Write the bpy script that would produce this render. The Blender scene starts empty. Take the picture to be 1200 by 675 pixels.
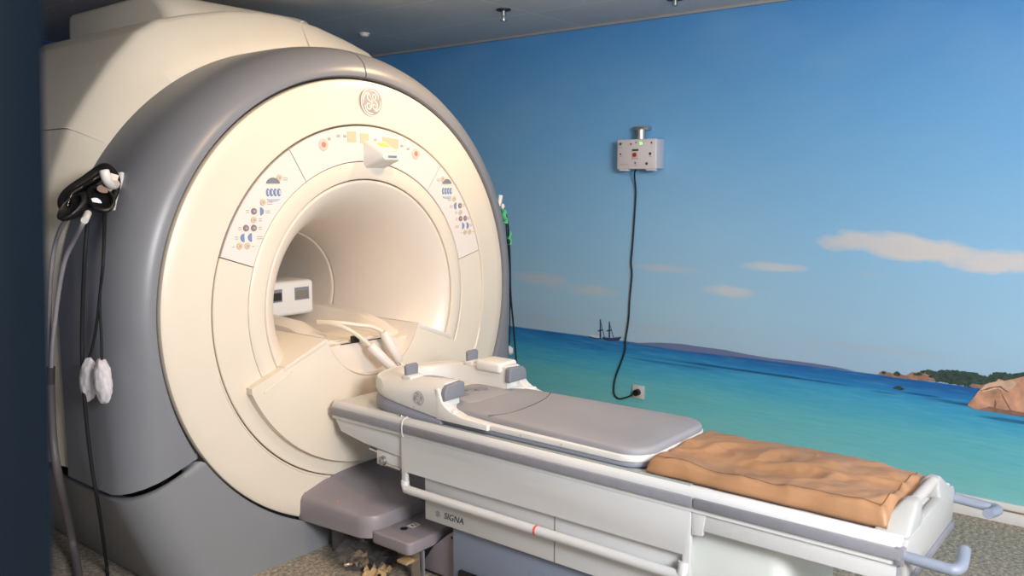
import bpy, bmesh, math, random
from mathutils import Vector, noise
random.seed(7)
PI = math.pi
COL = bpy.context.scene.collection
ZI = 1.07                      # height of the bore axis (the axis is the world Y axis)
WX = 1.929                     # mural wall
CZ = 2.572                     # ceiling
# ------------------------------------------------------------------ camera
CAM = (-2.59988, -2.97321, 1.59909)
YAW, PITCH, F = 0.892002, -0.120239, 1002.39

def at(u, v, ax, val):
    """where the sight line through a photo pixel meets the plane ax = val"""
    d = [(u-600)/F, 1.0, -(v-337.5)/F]
    c, s = math.cos(PITCH), math.sin(PITCH)
    d = [d[0], c*d[1]-s*d[2], s*d[1]+c*d[2]]
    c, s = math.cos(YAW), math.sin(YAW)
    d = [c*d[0]+s*d[1], -s*d[0]+c*d[1], d[2]]
    i = 'xyz'.index(ax)
    t = (val-CAM[i])/d[i]
    return Vector((CAM[0]+t*d[0], CAM[1]+t*d[1], CAM[2]+t*d[2]))

# ------------------------------------------------------------------ materials
MATS = {}
def lin(c):
    return tuple(((x/12.92) if x <= .04045 else ((x+.055)/1.055)**2.4) for x in c)
def mat(name, rgb, rough=.4, metal=0., noise_amt=0., noise_scale=8., bump=0., bump_scale=200., spec=.5, alpha=1., trans=0., emit=None, estr=1.):
    m = bpy.data.materials.new(name); m.use_nodes = True
    nt = m.node_tree; b = nt.nodes['Principled BSDF']
    col = lin([c/255 for c in rgb])
    b.inputs['Base Color'].default_value = (*col, 1)
    b.inputs['Roughness'].default_value = rough
    b.inputs['Metallic'].default_value = metal
    b.inputs['Specular IOR Level'].default_value = spec
    b.inputs['Alpha'].default_value = alpha
    b.inputs['Transmission Weight'].default_value = trans
    if emit:
        b.inputs['Emission Color'].default_value = (*lin([c/255 for c in emit]), 1)
        b.inputs['Emission Strength'].default_value = estr
    tc = nt.nodes.new('ShaderNodeTexCoord')
    if noise_amt > 0:
        n = nt.nodes.new('ShaderNodeTexNoise'); n.inputs['Scale'].default_value = noise_scale; n.inputs['Detail'].default_value = 5
        nt.links.new(tc.outputs['Object'], n.inputs['Vector'])
        r = nt.nodes.new('ShaderNodeValToRGB')
        r.color_ramp.elements[0].position = .3; r.color_ramp.elements[1].position = .7
        r.color_ramp.elements[0].color = (*[c*(1-noise_amt) for c in col], 1)
        r.color_ramp.elements[1].color = (*[min(1, c*(1+noise_amt)) for c in col], 1)
        nt.links.new(n.outputs['Fac'], r.inputs['Fac']); nt.links.new(r.outputs['Color'], b.inputs['Base Color'])
    if bump > 0:
        n2 = nt.nodes.new('ShaderNodeTexNoise'); n2.inputs['Scale'].default_value = bump_scale; n2.inputs['Detail'].default_value = 4
        nt.links.new(tc.outputs['Object'], n2.inputs['Vector'])
        bp = nt.nodes.new('ShaderNodeBump'); bp.inputs['Strength'].default_value = bump; bp.inputs['Distance'].default_value = .004
        nt.links.new(n2.outputs['Fac'], bp.inputs['Height']); nt.links.new(bp.outputs['Normal'], b.inputs['Normal'])
    MATS[name] = m
    return m

cream   = mat('cream_plastic', (224, 212, 194), .38, noise_amt=.02, noise_scale=3)
cream2  = mat('cream_shroud', (224, 217, 202), .42, noise_amt=.03, noise_scale=2)
offw    = mat('panel_white', (226, 216, 208), .4)
boreM   = mat('bore_white', (226, 214, 200), .35)
grey    = mat('grey_plastic', (124, 126, 132), .36, noise_amt=.03, noise_scale=3)
greyb   = mat('grey_base_plastic', (130, 132, 136), .42, noise_amt=.03, noise_scale=3)
gap     = mat('dark_gap', (28, 28, 30), .8)
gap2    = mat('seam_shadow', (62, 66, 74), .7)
white   = mat('white_plastic', (220, 218, 214), .36)
tablew  = mat('table_white', (210, 210, 210), .4, noise_amt=.012, noise_scale=5)
bumper  = mat('bumper_grey', (138, 138, 146), .5, noise_amt=.05, noise_scale=30)
bluegr  = mat('blue_grey_paint', (134, 144, 164), .45)
traygr  = mat('tray_grey', (140, 142, 156), .45)
matgrey = mat('grey_vinyl', (150, 149, 155), .55, noise_amt=.04, noise_scale=6, bump=.1, bump_scale=120)
padgrey = mat('grey_pad', (124, 126, 134), .5)
handlegr= mat('handle_grey', (136, 144, 160), .42, noise_amt=.04, noise_scale=20)
tealgr  = mat('channel_grey', (150, 158, 156), .5)
dockgr  = mat('dock_grey', (142, 134, 138), .45, noise_amt=.04, noise_scale=6)
black   = mat('black_rubber', (18, 18, 20), .45)
blackgl = mat('black_gloss', (14, 13, 14), .2)
chrome  = mat('chrome', (190, 190, 190), .25, metal=1)
brass   = mat('tan_metal', (150, 128, 96), .4, metal=.6)
tubegr  = mat('clear_grey_tube', (150, 146, 152), .3)
hosegr  = mat('grey_hose', (104, 98, 98), .5)
cloth   = mat('white_gauze', (206, 202, 206), .9, noise_amt=.08, noise_scale=60, bump=.5, bump_scale=90)
brown   = mat('tan_leather', (172, 128, 92), .5, noise_amt=.12, noise_scale=5, bump=.25, bump_scale=60)
seamM   = mat('leather_seam', (120, 82, 50), .7)
logogr  = mat('logo_grey', (150, 148, 152), .4)
logodk  = mat('logo_dark', (60, 62, 72), .5)
txtM    = mat('lettering_dark', (66, 66, 74), .5)
mark    = mat('legend_grey', (176, 164, 160), .6)
btnt    = mat('button_tan', (206, 186, 158), .4)
btnd    = mat('button_mauve', (138, 118, 126), .4)
btnb    = mat('button_blue', (120, 140, 178), .4)
btnl    = mat('button_pale_blue', (176, 186, 204), .4)
redM    = mat('stop_red', (232, 194, 178), .4)
redK    = mat('stop_mark_red', (206, 128, 108), .4)
redD    = mat('red_dark', (150, 50, 45), .4)
lcd     = mat('display_tan', (200, 190, 158), .4)
yel     = mat('yellow_label', (232, 214, 90), .5)
green   = mat('green_tape', (96, 206, 140), .5)
ledM    = mat('green_led', (160, 255, 120), .3, emit=(150, 255, 110), estr=1.2)
greend  = mat('green_dark', (30, 90, 70), .4)
boxw    = mat('wallbox_beige', (206, 200, 202), .45)
boxs    = mat('wallbox_shaded_side', (176, 180, 190), .5)  # box beige turned blue-grey, the shade on its side put into the colour
outl    = mat('outlet_grey', (190, 192, 190), .4)
cordM   = mat('cord_black', (14, 18, 22), .75)
basebd  = mat('baseboard_white', (214, 212, 208), .5)
basegap = mat('baseboard_tan', (140, 118, 84), .7)
navy    = mat('navy_door', (3, 13, 23), .6, spec=.15)
plast   = mat('clear_crumpled_plastic', (120, 118, 122), .12, trans=.6, alpha=.42)
paper   = mat('brown_paper', (176, 146, 106), .8, noise_amt=.1, noise_scale=20)
sock    = mat('socket_dark', (40, 36, 34), .4)
caulk   = mat('joint_line', (120, 106, 86), .7)

# ------------------------------------------------------------------ builders
def wloc(o):
    v = Vector((0, 0, 0))
    while o is not None:
        v += o.location; o = o.parent
    return v
def link(name, me, m, parent):
    o = bpy.data.objects.new(name, me); COL.objects.link(o)
    if m is not None:
        me.materials.append(m)
    if parent is not None:
        o.parent = parent
    return o
def finish(bm, name, m, parent, smooth=40, recalc=True):
    if recalc: bmesh.ops.recalc_face_normals(bm, faces=bm.faces)
    off = wloc(parent) if parent is not None else Vector((0, 0, 0))
    for v in bm.verts: v.co -= off
    me = bpy.data.meshes.new(name); bm.to_mesh(me); bm.free()
    if smooth:
        for p in me.polygons: p.use_smooth = True
        me.set_sharp_from_angle(angle=math.radians(smooth))
    return link(name, me, m, parent)
def empty(name, loc, label=None, cat=None, group=None):
    o = bpy.data.objects.new(name, None); COL.objects.link(o); o.location = loc
    o.empty_display_size = .1
    if label: o['label'] = label
    if cat: o['category'] = cat
    if group: o['group'] = group
    return o
def tag(o, label, cat, group=None):
    o['label'] = label; o['category'] = cat
    if group: o['group'] = group
    return o
def struct(o): o['kind'] = 'structure'; return o

def add_box(bm, c, s, bev=0., seg=2, rot=None):
    r = bmesh.ops.create_cube(bm, size=1.0)
    vs = r['verts']
    for v in vs:
        v.co = Vector((v.co.x*s[0], v.co.y*s[1], v.co.z*s[2]))
    if bev > 0:
        es = list({e for v in vs for e in v.link_edges})
        g = bmesh.ops.bevel(bm, geom=es, offset=bev, segments=seg, affect='EDGES', profile=.5)
        vs = list({v for f in g['faces'] for v in f.verts} | {v for v in vs if v.is_valid})
    for v in vs:
        p = v.co
        if rot is not None: p = rot @ p
        v.co = p + Vector(c)
    return vs
def box(name, x0, x1, y0, y1, z0, z1, m, parent, bev=.004, seg=2, smooth=40):
    bm = bmesh.new()
    add_box(bm, ((x0+x1)/2, (y0+y1)/2, (z0+z1)/2), (abs(x1-x0), abs(y1-y0), abs(z1-z0)), bev, seg)
    return finish(bm, name, m, parent, smooth)
def grid_bm(rows, closed_u=False, closed_v=False, bm=None):
    bm = bm or bmesh.new()
    V = [[bm.verts.new(p) for p in row] for row in rows]
    nr, nc = len(V), len(V[0])
    for i in range(nr if closed_v else nr-1):
        for j in range(nc if closed_u else nc-1):
            q = [V[i][j], V[i][(j+1) % nc], V[(i+1) % nr][(j+1) % nc], V[(i+1) % nr][j]]
            try: bm.faces.new(q)
            except ValueError: pass
    return bm, V
def lathe(name, prof, a0, a1, n, m, parent, smooth=40, axis=(0, ZI), closed=False, cap=False):
    """profile of (r, y) turned about the bore axis from a0 to a1 degrees"""
    full = abs(a1-a0) >= 359.99
    rows = []
    for i in range(n if full else n+1):
        a = math.radians(a0+(a1-a0)*i/n)
        rows.append([(axis[0]+r*math.cos(a), y, axis[1]+r*math.sin(a)) for r, y in prof])
    bm, V = grid_bm(rows, closed_u=closed, closed_v=full)
    if cap and not full:
        for row in (V[0], V[-1]):
            try: bm.faces.new(row)
            except ValueError: pass
    return finish(bm, name, m, parent, smooth)
def prism(name, poly, ax, a0, a1, m, parent, bev=0., seg=2, smooth=40):
    """polygon in the two other axes pushed along axis ax"""
    bm = bmesh.new()
    def P(p, a):
        return {'x': (a, p[0], p[1]), 'y': (p[0], a, p[1]), 'z': (p[0], p[1], a)}[ax]
    A = [bm.verts.new(P(p, a0)) for p in poly]; B = [bm.verts.new(P(p, a1)) for p in poly]
    f0 = bm.faces.new(A); f1 = bm.faces.new(list(reversed(B)))
    n = len(poly)
    for i in range(n):
        bm.faces.new([A[i], B[i], B[(i+1) % n], A[(i+1) % n]])
    bmesh.ops.recalc_face_normals(bm, faces=bm.faces)
    if bev > 0:
        es = list(f0.edges)+list(f1.edges)
        bmesh.ops.bevel(bm, geom=es, offset=bev, segments=seg, affect='EDGES', profile=.5, clamp_overlap=True)
    big = [f for f in bm.faces if len(f.verts) > 4]
    bmesh.ops.triangulate(bm, faces=big)
    return finish(bm, name, m, parent, smooth)
def smooth_path(pts, k=8):
    pts = [Vector(p) for p in pts]
    out = []
    for i in range(len(pts)-1):
        p0 = pts[max(i-1, 0)]; p1 = pts[i]; p2 = pts[i+1]; p3 = pts[min(i+2, len(pts)-1)]
        for j in range(k):
            t = j/k
            out.append(.5*((2*p1)+(p2-p0)*t+(2*p0-5*p1+4*p2-p3)*t*t+(3*p1-p0-3*p2+p3)*t**3))
    out.append(pts[-1])
    return out
def tube_bm(pts, r, n=10, bm=None, cap=True, flat=1.):
    bm = bm or bmesh.new()
    pts = [Vector(p) for p in pts]
    R = r if isinstance(r, (list, tuple)) else [r]*len(pts)
    up = None; rings = []
    for i, p in enumerate(pts):
        t = (pts[min(i+1, len(pts)-1)]-pts[max(i-1, 0)])
        if t.length < 1e-9: t = Vector((0, 0, 1))
        t.normalize()
        if up is None:
            up = Vector((0, 0, 1)) if abs(t.z) < .9 else Vector((1, 0, 0))
        a = (up-t*up.dot(t)).normalized(); b = t.cross(a); up = a
        rings.append([bm.verts.new(p+R[i]*(a*math.cos(2*PI*k/n)*flat+b*math.sin(2*PI*k/n))) for k in range(n)])
    for i in range(len(rings)-1):
        for k in range(n):
            bm.faces.new([rings[i][k], rings[i][(k+1) % n], rings[i+1][(k+1) % n], rings[i+1][k]])
    if cap:
        bm.faces.new(list(reversed(rings[0]))); bm.faces.new(rings[-1])
    return bm
def tube(name, pts, r, m, parent, n=10, sm=True, k=8):
    if sm: pts = smooth_path(pts, k)
    return finish(tube_bm(pts, r, n), name, m, parent, 60)
def blob(name, c, s, m, parent, amp=0., fr=20., seed=0, sub=3):
    bm = bmesh.new(); bmesh.ops.create_icosphere(bm, subdivisions=sub, radius=1)
    for v in bm.verts:
        d = 1+amp*noise.noise(v.co*fr+Vector((seed, 0, 0)))
        v.co = Vector((v.co.x*s[0]*d, v.co.y*s[1]*d, v.co.z*s[2]*d))+Vector(c)
    return finish(bm, name, m, parent, 80)

def disc_on(name, c, nrm, r, th, m, parent, n=20, start=0., sweep=360., squash=1.):
    """thin round (or part-round) button lying on a plane with normal nrm"""
    nrm = Vector(nrm).normalized()
    a = Vector((0, 0, 1)); a = (a-nrm*a.dot(nrm)).normalized(); b = a.cross(nrm)
    bm = bmesh.new(); c = Vector(c)
    k = n if sweep >= 359 else n+1
    lo = []; hi = []
    for i in range(k):
        t = math.radians(start+sweep*i/n)
        p = b*math.cos(t)*r+a*math.sin(t)*r*squash
        lo.append(bm.verts.new(c+p)); hi.append(bm.verts.new(c+p*.93+nrm*th))
    bm.faces.new(list(reversed(lo))); bm.faces.new(hi)
    for i in range(k):
        j = (i+1) % k
        bm.faces.new([lo[i], lo[j], hi[j], hi[i]])
    return finish(bm, name, m, parent, 40)
def plate_on(name, c, nrm, w, h, th, m, parent, tilt=0., bev=0.):
    nrm = Vector(nrm).normalized()
    a = Vector((0, 0, 1)); a = (a-nrm*a.dot(nrm)).normalized(); b = a.cross(nrm)
    ca, sa = math.cos(tilt), math.sin(tilt)
    b, a = b*ca+a*sa, a*ca-b*sa
    bm = bmesh.new(); c = Vector(c)
    add_box(bm, (0, 0, 0), (w, h, th), bev)
    for v in bm.verts:
        p = v.co.copy(); v.co = c+b*p.x+a*p.y+nrm*(p.z+th/2)
    return finish(bm, name, m, parent, 40)
def monogram(name, c, nrm, r, m, parent, th=.0012):
    """round emblem: ring, four swooshes and two curled script letters"""
    nrm = Vector(nrm).normalized()
    a = Vector((0, 0, 1)); a = (a-nrm*a.dot(nrm)).normalized(); b = a.cross(nrm)
    bm = bmesh.new(); c = Vector(c)+nrm*th
    def ribbon(pts, w, closed=False):
        P = [Vector((p[0], p[1])) for p in pts]; L = []; n = len(P)
        for i in range(n):
            if closed: t = P[(i+1) % n]-P[i-1]
            else: t = P[min(i+1, n-1)]-P[max(i-1, 0)]
            t.normalize(); q = Vector((-t.y, t.x))
            ww = w if closed else w*(.35+.65*math.sin(PI*min(1, max(0, i/(n-1))))**.6)
            L.append([bm.verts.new(c+(b*(P[i]+q*s*ww).x+a*(P[i]+q*s*ww).y)*r) for s in (-.5, .5)])
        for i in range(n if closed else n-1):
            j = (i+1) % n
            bm.faces.new([L[i][0], L[i][1], L[j][1], L[j][0]])
    ring = lambda R, a0, a1, n: [(R*math.cos(math.radians(a0+(a1-a0)*i/n)), R*math.sin(math.radians(a0+(a1-a0)*i/n))) for i in range(n+1)]
    ribbon(ring(.96, 0, 360, 48)[:-1], .09, True)
    for k in range(4):
        q = []
        for i in range(17):
            t = i/16; an = math.radians(90*k+20+80*t); R = .8-.16*(1-t)**4
            q.append((R*math.cos(an), R*math.sin(an)))
        ribbon(q, .12)
    def curl(pts, w): ribbon([(p.x, p.y) for p in smooth_path([(x, y, 0) for x, y in pts], 7)], w)
    curl([(.02, .02), (-.10, .34), (-.24, .52), (-.40, .42), (-.36, .18), (-.14, .04), (.0, -.04), (-.04, -.30), (-.2, -.5), (-.42, -.42), (-.44, -.2), (-.26, -.1), (-.16, -.26), (-.26, -.34)], .11)
    curl([(.02, .0), (.12, .2), (.08, .42), (.22, .54), (.36, .44), (.30, .2), (.14, .02), (.34, .04), (.5, -.16), (.44, -.42), (.24, -.5), (.1, -.34), (.16, -.16), (.32, -.2), (.30, -.32)], .11)
    return finish(bm, name, m, parent, 0, recalc=True)
def text(name, body, c, xdir, ydir, size, m, parent, shear=0.):
    cu = bpy.data.curves.new(name, 'FONT'); cu.body = body; cu.size = size; cu.shear = shear; cu.extrude = .0004
    cu.align_x = 'CENTER'; cu.align_y = 'CENTER'
    t = bpy.data.objects.new(name, cu); COL.objects.link(t)
    dg = bpy.context.evaluated_depsgraph_get(); dg.update()
    me = bpy.data.meshes.new_from_object(t.evaluated_get(dg))
    bpy.data.objects.remove(t)
    xd = Vector(xdir).normalized(); yd = Vector(ydir).normalized(); zd = xd.cross(yd)
    off = wloc(parent) if parent is not None else Vector((0, 0, 0))
    for v in me.vertices:
        p = v.co.copy(); v.co = Vector(c)+xd*p.x+yd*p.y+zd*p.z-off
    me.materials.clear()
    return link(name, me, m, parent)

# ================================================================== SETTING
# ---- floor: speckled vinyl
fm = bpy.data.materials.new('speckled_vinyl_floor'); fm.use_nodes = True
nt = fm.node_tree; b = nt.nodes['Principled BSDF']; b.inputs['Roughness'].default_value = .6
g = nt.nodes.new('ShaderNodeNewGeometry')
n1 = nt.nodes.new('ShaderNodeTexNoise'); n1.inputs['Scale'].default_value = 55; n1.inputs['Detail'].default_value = 6; n1.inputs['Roughness'].default_value = .75
n2 = nt.nodes.new('ShaderNodeTexNoise'); n2.inputs['Scale'].default_value = 170
r1 = nt.nodes.new('ShaderNodeValToRGB')
e = r1.color_ramp.elements
e[0].position = .34; e[0].color = (*lin((.37, .365, .36)), 1); e[1].position = .66; e[1].color = (*lin((.90, .82, .71)), 1)
x = e.new(.5); x.color = (*lin((.66, .61, .545)), 1)
mx = nt.nodes.new('ShaderNodeMix'); mx.data_type = 'RGBA'; mx.blend_type = 'MULTIPLY'; mx.inputs['Factor'].default_value = .35
nt.links.new(g.outputs['Position'], n1.inputs['Vector']); nt.links.new(g.outputs['Position'], n2.inputs['Vector'])
nt.links.new(n1.outputs['Fac'], r1.inputs['Fac']); nt.links.new(r1.outputs['Color'], mx.inputs['A']); nt.links.new(n2.outputs['Fac'], mx.inputs['B'])
nt.links.new(mx.outputs['Result'], b.inputs['Base Color'])
def slab(name, x0, x1, y0, y1, z0, z1, m): return struct(box(name, x0, x1, y0, y1, z0, z1, m, None, 0, smooth=0))
YB = 3.27
slab('floor', -3.6, 2.05, -5.0, YB+.12, -.1, 0, fm)
# ---- ceiling: dark metal tiles with fine joints
cm = bpy.data.materials.new('dark_ceiling_tiles'); cm.use_nodes = True
nt = cm.node_tree; b = nt.nodes['Principled BSDF']; b.inputs['Roughness'].default_value = .55
g = nt.nodes.new('ShaderNodeNewGeometry'); mp = nt.nodes.new('ShaderNodeMapping')
mp.inputs['Location'].default_value = (-.19, -.1, 0)
bt = nt.nodes.new('ShaderNodeTexBrick'); bt.offset = 0; bt.inputs['Scale'].default_value = 1
bt.inputs['Brick Width'].default_value = .6; bt.inputs['Row Height'].default_value = 1.2; bt.inputs['Mortar Size'].default_value = .0035
bt.inputs['Color1'].default_value = (*lin((.80, .79, .78)), 1); bt.inputs['Color2'].default_value = (*lin((.78, .77, .76)), 1); bt.inputs['Mortar'].default_value = (*lin((.93, .92, .88)), 1)
nt.links.new(g.outputs['Position'], mp.inputs['Vector']); nt.links.new(mp.outputs['Vector'], bt.inputs['Vector']); nt.links.new(bt.outputs['Color'], b.inputs['Base Color'])
slab('ceiling', -3.6, 2.05, -5.0, YB+.12, CZ, CZ+.1, cm)

# ---- the mural wall
wm = bpy.data.materials.new('printed_seascape_mural'); wm.use_nodes = True
nt = wm.node_tree; b = nt.nodes['Principled BSDF']; b.inputs['Roughness'].default_value = .5; b.inputs['Specular IOR Level'].default_value = .3
N = nt.nodes.new; L = nt.links.new
g = N('ShaderNodeNewGeometry'); sp = N('ShaderNodeSeparateXYZ'); L(g.outputs['Position'], sp.inputs[0])
def M(op, a, b_=None, clamp=False):
    n = N('ShaderNodeMath'); n.operation = op; n.use_clamp = clamp
    for i, v in enumerate((a, b_)):
        if v is None: continue
        if isinstance(v, (int, float)): n.inputs[i].default_value = v
        else: L(v, n.inputs[i])
    return n.outputs[0]
def ramp(fac, stops):
    r = N('ShaderNodeValToRGB'); L(fac, r.inputs['Fac']); el = r.color_ramp.elements
    for i, (p, c) in enumerate(stops):
        x = el[i] if i < 2 else el.new(p)
        x.position = p; x.color = (*lin([k/255 for k in c]), 1)
    return r.outputs['Color']
def mixc(f, a, b_):
    m = N('ShaderNodeMix'); m.data_type = 'RGBA'
    if isinstance(f, (int, float)): m.inputs['Factor'].default_value = f
    else: L(f, m.inputs['Factor'])
    for k, v in (('A', a), ('B', b_)):
        if isinstance(v, tuple): m.inputs[k].default_value = (*lin([q/255 for q in v]), 1)
        else: L(v, m.inputs[k])
    return m.outputs['Result']
Y, Z = sp.outputs['Y'], sp.outputs['Z']
HZ = .631
def nz(scale, sy, sz, detail=5):
    mp = N('ShaderNodeMapping'); mp.inputs['Scale'].default_value = (1, sy, sz); L(g.outputs['Position'], mp.inputs['Vector'])
    n = N('ShaderNodeTexNoise'); n.inputs['Scale'].default_value = scale; n.inputs['Detail'].default_value = detail; L(mp.outputs['Vector'], n.inputs['Vector'])
    return n.outputs['Fac']
sky = ramp(M('DIVIDE', M('SUBTRACT', Z, HZ), 1.94, True), [(0, (160, 188, 210)), (1, (76, 138, 196)), (.12, (156, 194, 218)), (.35, (140, 188, 222)), (.65, (110, 168, 214))])
skyn = nz(1.6, 1, 2, 3)
sky = mixc(M('MULTIPLY', M('SUBTRACT', skyn, .45, True), .5, True), sky, (150, 180, 206))
seaf = M('DIVIDE', M('SUBTRACT', HZ, Z), HZ, True)
swell = nz(2.2, .5, 7, 4)
seaf2 = M('ADD', seaf, M('MULTIPLY', M('SUBTRACT', swell, .5), .22), True)
sea = ramp(seaf2, [(0, (32, 92, 158)), (1, (140, 194, 188)), (.09, (40, 122, 182)), (.2, (64, 156, 194)), (.45, (96, 178, 190)), (.75, (118, 188, 190))])
rip = nz(9, .8, 9, 6)
sea = mixc(M('MULTIPLY', M('SUBTRACT', rip, .5, True), .6, True), sea, (130, 200, 206))
sea = mixc(M('MULTIPLY', M('SUBTRACT', .5, rip, True), .45, True), sea, (20, 96, 140))
wob = nz(5, 1, 2.2, 8)
def ell(u, v, ru, rv, amp, soft, slope=0.):
    c = at(u, v, 'x', WX)
    dy = M('SUBTRACT', Y, c.y); dz = M('SUBTRACT', M('SUBTRACT', Z, c.z), M('MULTIPLY', dy, slope))
    d = M('SQRT', M('ADD', M('POWER', M('ABSOLUTE', M('DIVIDE', dy, ru)), 2), M('POWER', M('ABSOLUTE', M('DIVIDE', dz, rv)), 2)))
    d = M('ADD', d, M('MULTIPLY', M('SUBTRACT', wob, .5), amp))
    return M('DIVIDE', M('SUBTRACT', 1, d), soft, True)
for (u, v, ru, rv, amp, soft, op, sl, colr) in [
        (1075, 293, .50, .075, 1.6, .5, .85, .10, (214, 206, 198)), (1175, 306, .52, .065, 1.5, .5, .8, .06, (208, 202, 200)),
        (1010, 286, .26, .045, 1.4, .6, .55, .05, (200, 200, 204)),
        (908, 313, .22, .03, 1.5, .7, .8, .0, (196, 200, 206)), (855, 341, .2, .035, 1.5, .7, .8, .0, (192, 198, 206)),
        (1015, 322, .13, .025, 1.4, .7, .35, .0, (176, 188, 200)), (775, 314, .3, .03, 1.6, .7, .7, .0, (184, 194, 204)),
        (690, 340, .3, .05, 1.6, .8, .7, .0, (190, 196, 204)), (630, 327, .3, .05, 1.6, .8, .7, .0, (190, 196, 204)),
        (780, 386, .5, .03, 1.6, .9, .35, .0, (176, 178, 186)), (1035, 410, .5, .03, 1.6, .9, .4, .0, (176, 182, 192)),
        (620, 372, .5, .04, 1.6, .9, .3, .0, (170, 180, 188))]:
    sky = mixc(M('MULTIPLY', ell(u, v, ru, rv, amp, soft, sl), op), sky, colr)
for (u, v, ru, rv, op) in [(870, 434, .62, .009, .7), (960, 447, .2, .006, .4), (1082, 463, .10, .006, .6), (1100, 468, .08, .004, .4), (790, 427, .4, .008, .4),
                           (1165, 479, .30, .012, .75), (1190, 494, .2, .01, .6), (1036, 460, .07, .005, .5)]:
    sea = mixc(M('MULTIPLY', ell(u, v, ru, rv, .9, .5), op), sea, (10, 52, 96))
edge = M('MULTIPLY', M('SUBTRACT', Z, HZ), 220)
col = mixc(M('ADD', edge, .5, True), sea, sky)
L(col, b.inputs['Base Color'])
wall = slab('wall_right', WX, WX+.12, -5.0, YB+.12, 0, CZ, wm)
def mural_poly(name, px, m, lift=.002, jag=0.):
    bm = bmesh.new()
    if jag:
        q = []
        for i in range(len(px)):
            a, b_ = px[i], px[(i+1) % len(px)]
            n = max(1, int(math.hypot(b_[0]-a[0], b_[1]-a[1])/1.2))
            for k in range(n):
                u, v = a[0]+(b_[0]-a[0])*k/n, a[1]+(b_[1]-a[1])*k/n
                q.append((u+jag*.5*noise.noise(Vector((u*.9, v, 8))), v+jag*noise.noise(Vector((u*.8, v*.8, 3)))))
        px = q
    P = [at(u, v, 'x', WX) for u, v in px]
    vs = [bm.verts.new((WX-lift, p.y, p.z)) for p in P]
    f = bm.faces.new(vs); bmesh.ops.triangulate(bm, faces=[f])
    return finish(bm, name, m, wall, 0)
hillM = mat('mural_hill', (98, 112, 152), .6, noise_amt=.06, noise_scale=6)
rockM = mat('mural_boulder', (188, 140, 112), .6, noise_amt=.42, noise_scale=13)
rock2 = mat('mural_small_rocks', (150, 118, 100), .6, noise_amt=.35, noise_scale=40)
treeM = mat('mural_trees', (44, 66, 58), .7, noise_amt=.5, noise_scale=60)
shipM = mat('mural_ship', (44, 62, 96), .6)
shipW = mat('mural_ship_pale', (190, 198, 206), .6)
mural_poly('mural_hill', [(735, 402), (760, 401.5), (775, 401.5), (800, 403), (812, 405), (850, 410), (875, 415), (905, 420), (925, 422), (955, 426), (980, 430), (1003, 434.8), (960, 430.5), (880, 420), (800, 411), (760, 405)], hillM)
mural_poly('mural_trees', [(1062, 441), (1070, 438), (1082, 434), (1090, 434), (1098, 435), (1104, 433.5), (1114, 433), (1120, 434), (1130, 435), (1140, 436), (1146, 437), (1151, 440), (1157, 441), (1164, 437), (1175, 436), (1186, 438), (1200, 436), (1216, 438), (1240, 439), (1240, 458), (1190, 455), (1140, 454), (1110, 449), (1085, 445)], treeM, .002, 2.4)
mural_poly('mural_rocks', [(1029, 439), (1031, 436), (1036, 434.5), (1041, 436), (1046, 437), (1051, 436), (1056, 438.5), (1062, 440), (1068, 436.5), (1076, 436), (1082, 437.5), (1090, 433.5), (1094, 436), (1088, 441), (1096, 444), (1098, 447), (1080, 446), (1062, 444), (1045, 441.5)], rock2, .003, 1.2)
mural_poly('mural_rocks', [(1136, 452), (1139, 449.5), (1150, 451), (1160, 449), (1152, 455), (1143, 455)], rock2, .003)
mural_poly('mural_boulder', [(1134, 475), (1137, 470), (1143, 464), (1146, 459), (1153, 452), (1160, 448), (1167, 447), (1170, 444), (1178, 446), (1188, 444), (1200, 441), (1215, 440), (1240, 442), (1240, 494), (1200, 488.5), (1180, 485), (1160, 482), (1144, 480)], rockM, .004, .8)
mural_poly('mural_boulder_crack', [(1172, 456), (1177, 466), (1181, 473), (1185, 480), (1186.5, 486), (1185.3, 485.5), (1183.5, 480), (1179.5, 473), (1175.5, 466)], mat('mural_crack', (128, 94, 78), .7), .005, .5)
mural_poly('mural_boulder_crack', [(1149, 458), (1158, 454), (1168, 452.5), (1173, 452), (1179, 457), (1184, 460), (1178, 458.5), (1172, 454), (1166, 454), (1156, 457)], MATS['mural_crack'], .005, .5)
mural_poly('mural_boulder_top', [(1150, 456), (1156, 450), (1163, 448), (1168, 447), (1171, 445), (1177, 447), (1188, 446), (1192, 449), (1186, 455), (1178, 459), (1170, 455), (1160, 457), (1152, 459)], mat('mural_boulder_pale', (206, 172, 146), .6, noise_amt=.2, noise_scale=14), .0045, .8)
mural_poly('mural_boulder_shade', [(1160, 476), (1172, 479), (1188, 481), (1205, 484), (1240, 486), (1240, 494), (1200, 488.5), (1180, 485), (1160, 482), (1146, 480)], mat('mural_boulder_shade', (140, 104, 90), .6, noise_amt=.3, noise_scale=16), .0045, .8)
for (u, v, a, b_) in ((1051.5, 438, 4, 2.6), (1036, 436.5, 3, 1.6), (1076, 438.5, 5, 1.6), (1089, 436, 4.5, 3), (1099, 445.5, 3, 1.2)):
    mural_poly('mural_shrub', [(u+a*math.cos(k*.524), v+b_*math.sin(k*.524)) for k in range(12)], treeM, .0045, 1.4)
mural_poly('mural_boulder_crack', [(1166, 467), (1168, 472), (1167, 483), (1165.5, 482.5), (1165, 476)], MATS['mural_crack'], .005, .5)
mural_poly('mural_reef', [(1046, 455), (1049, 452.5), (1054, 452), (1057, 454), (1061, 456), (1055, 457.5)], treeM)
mural_poly('mural_ship', [(689, 394.5), (693, 393.5), (700, 394.5), (708, 395), (716, 396), (725, 395), (729, 394.5), (725, 399.5), (712, 399.5), (706, 397), (698, 397)], shipM)
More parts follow.
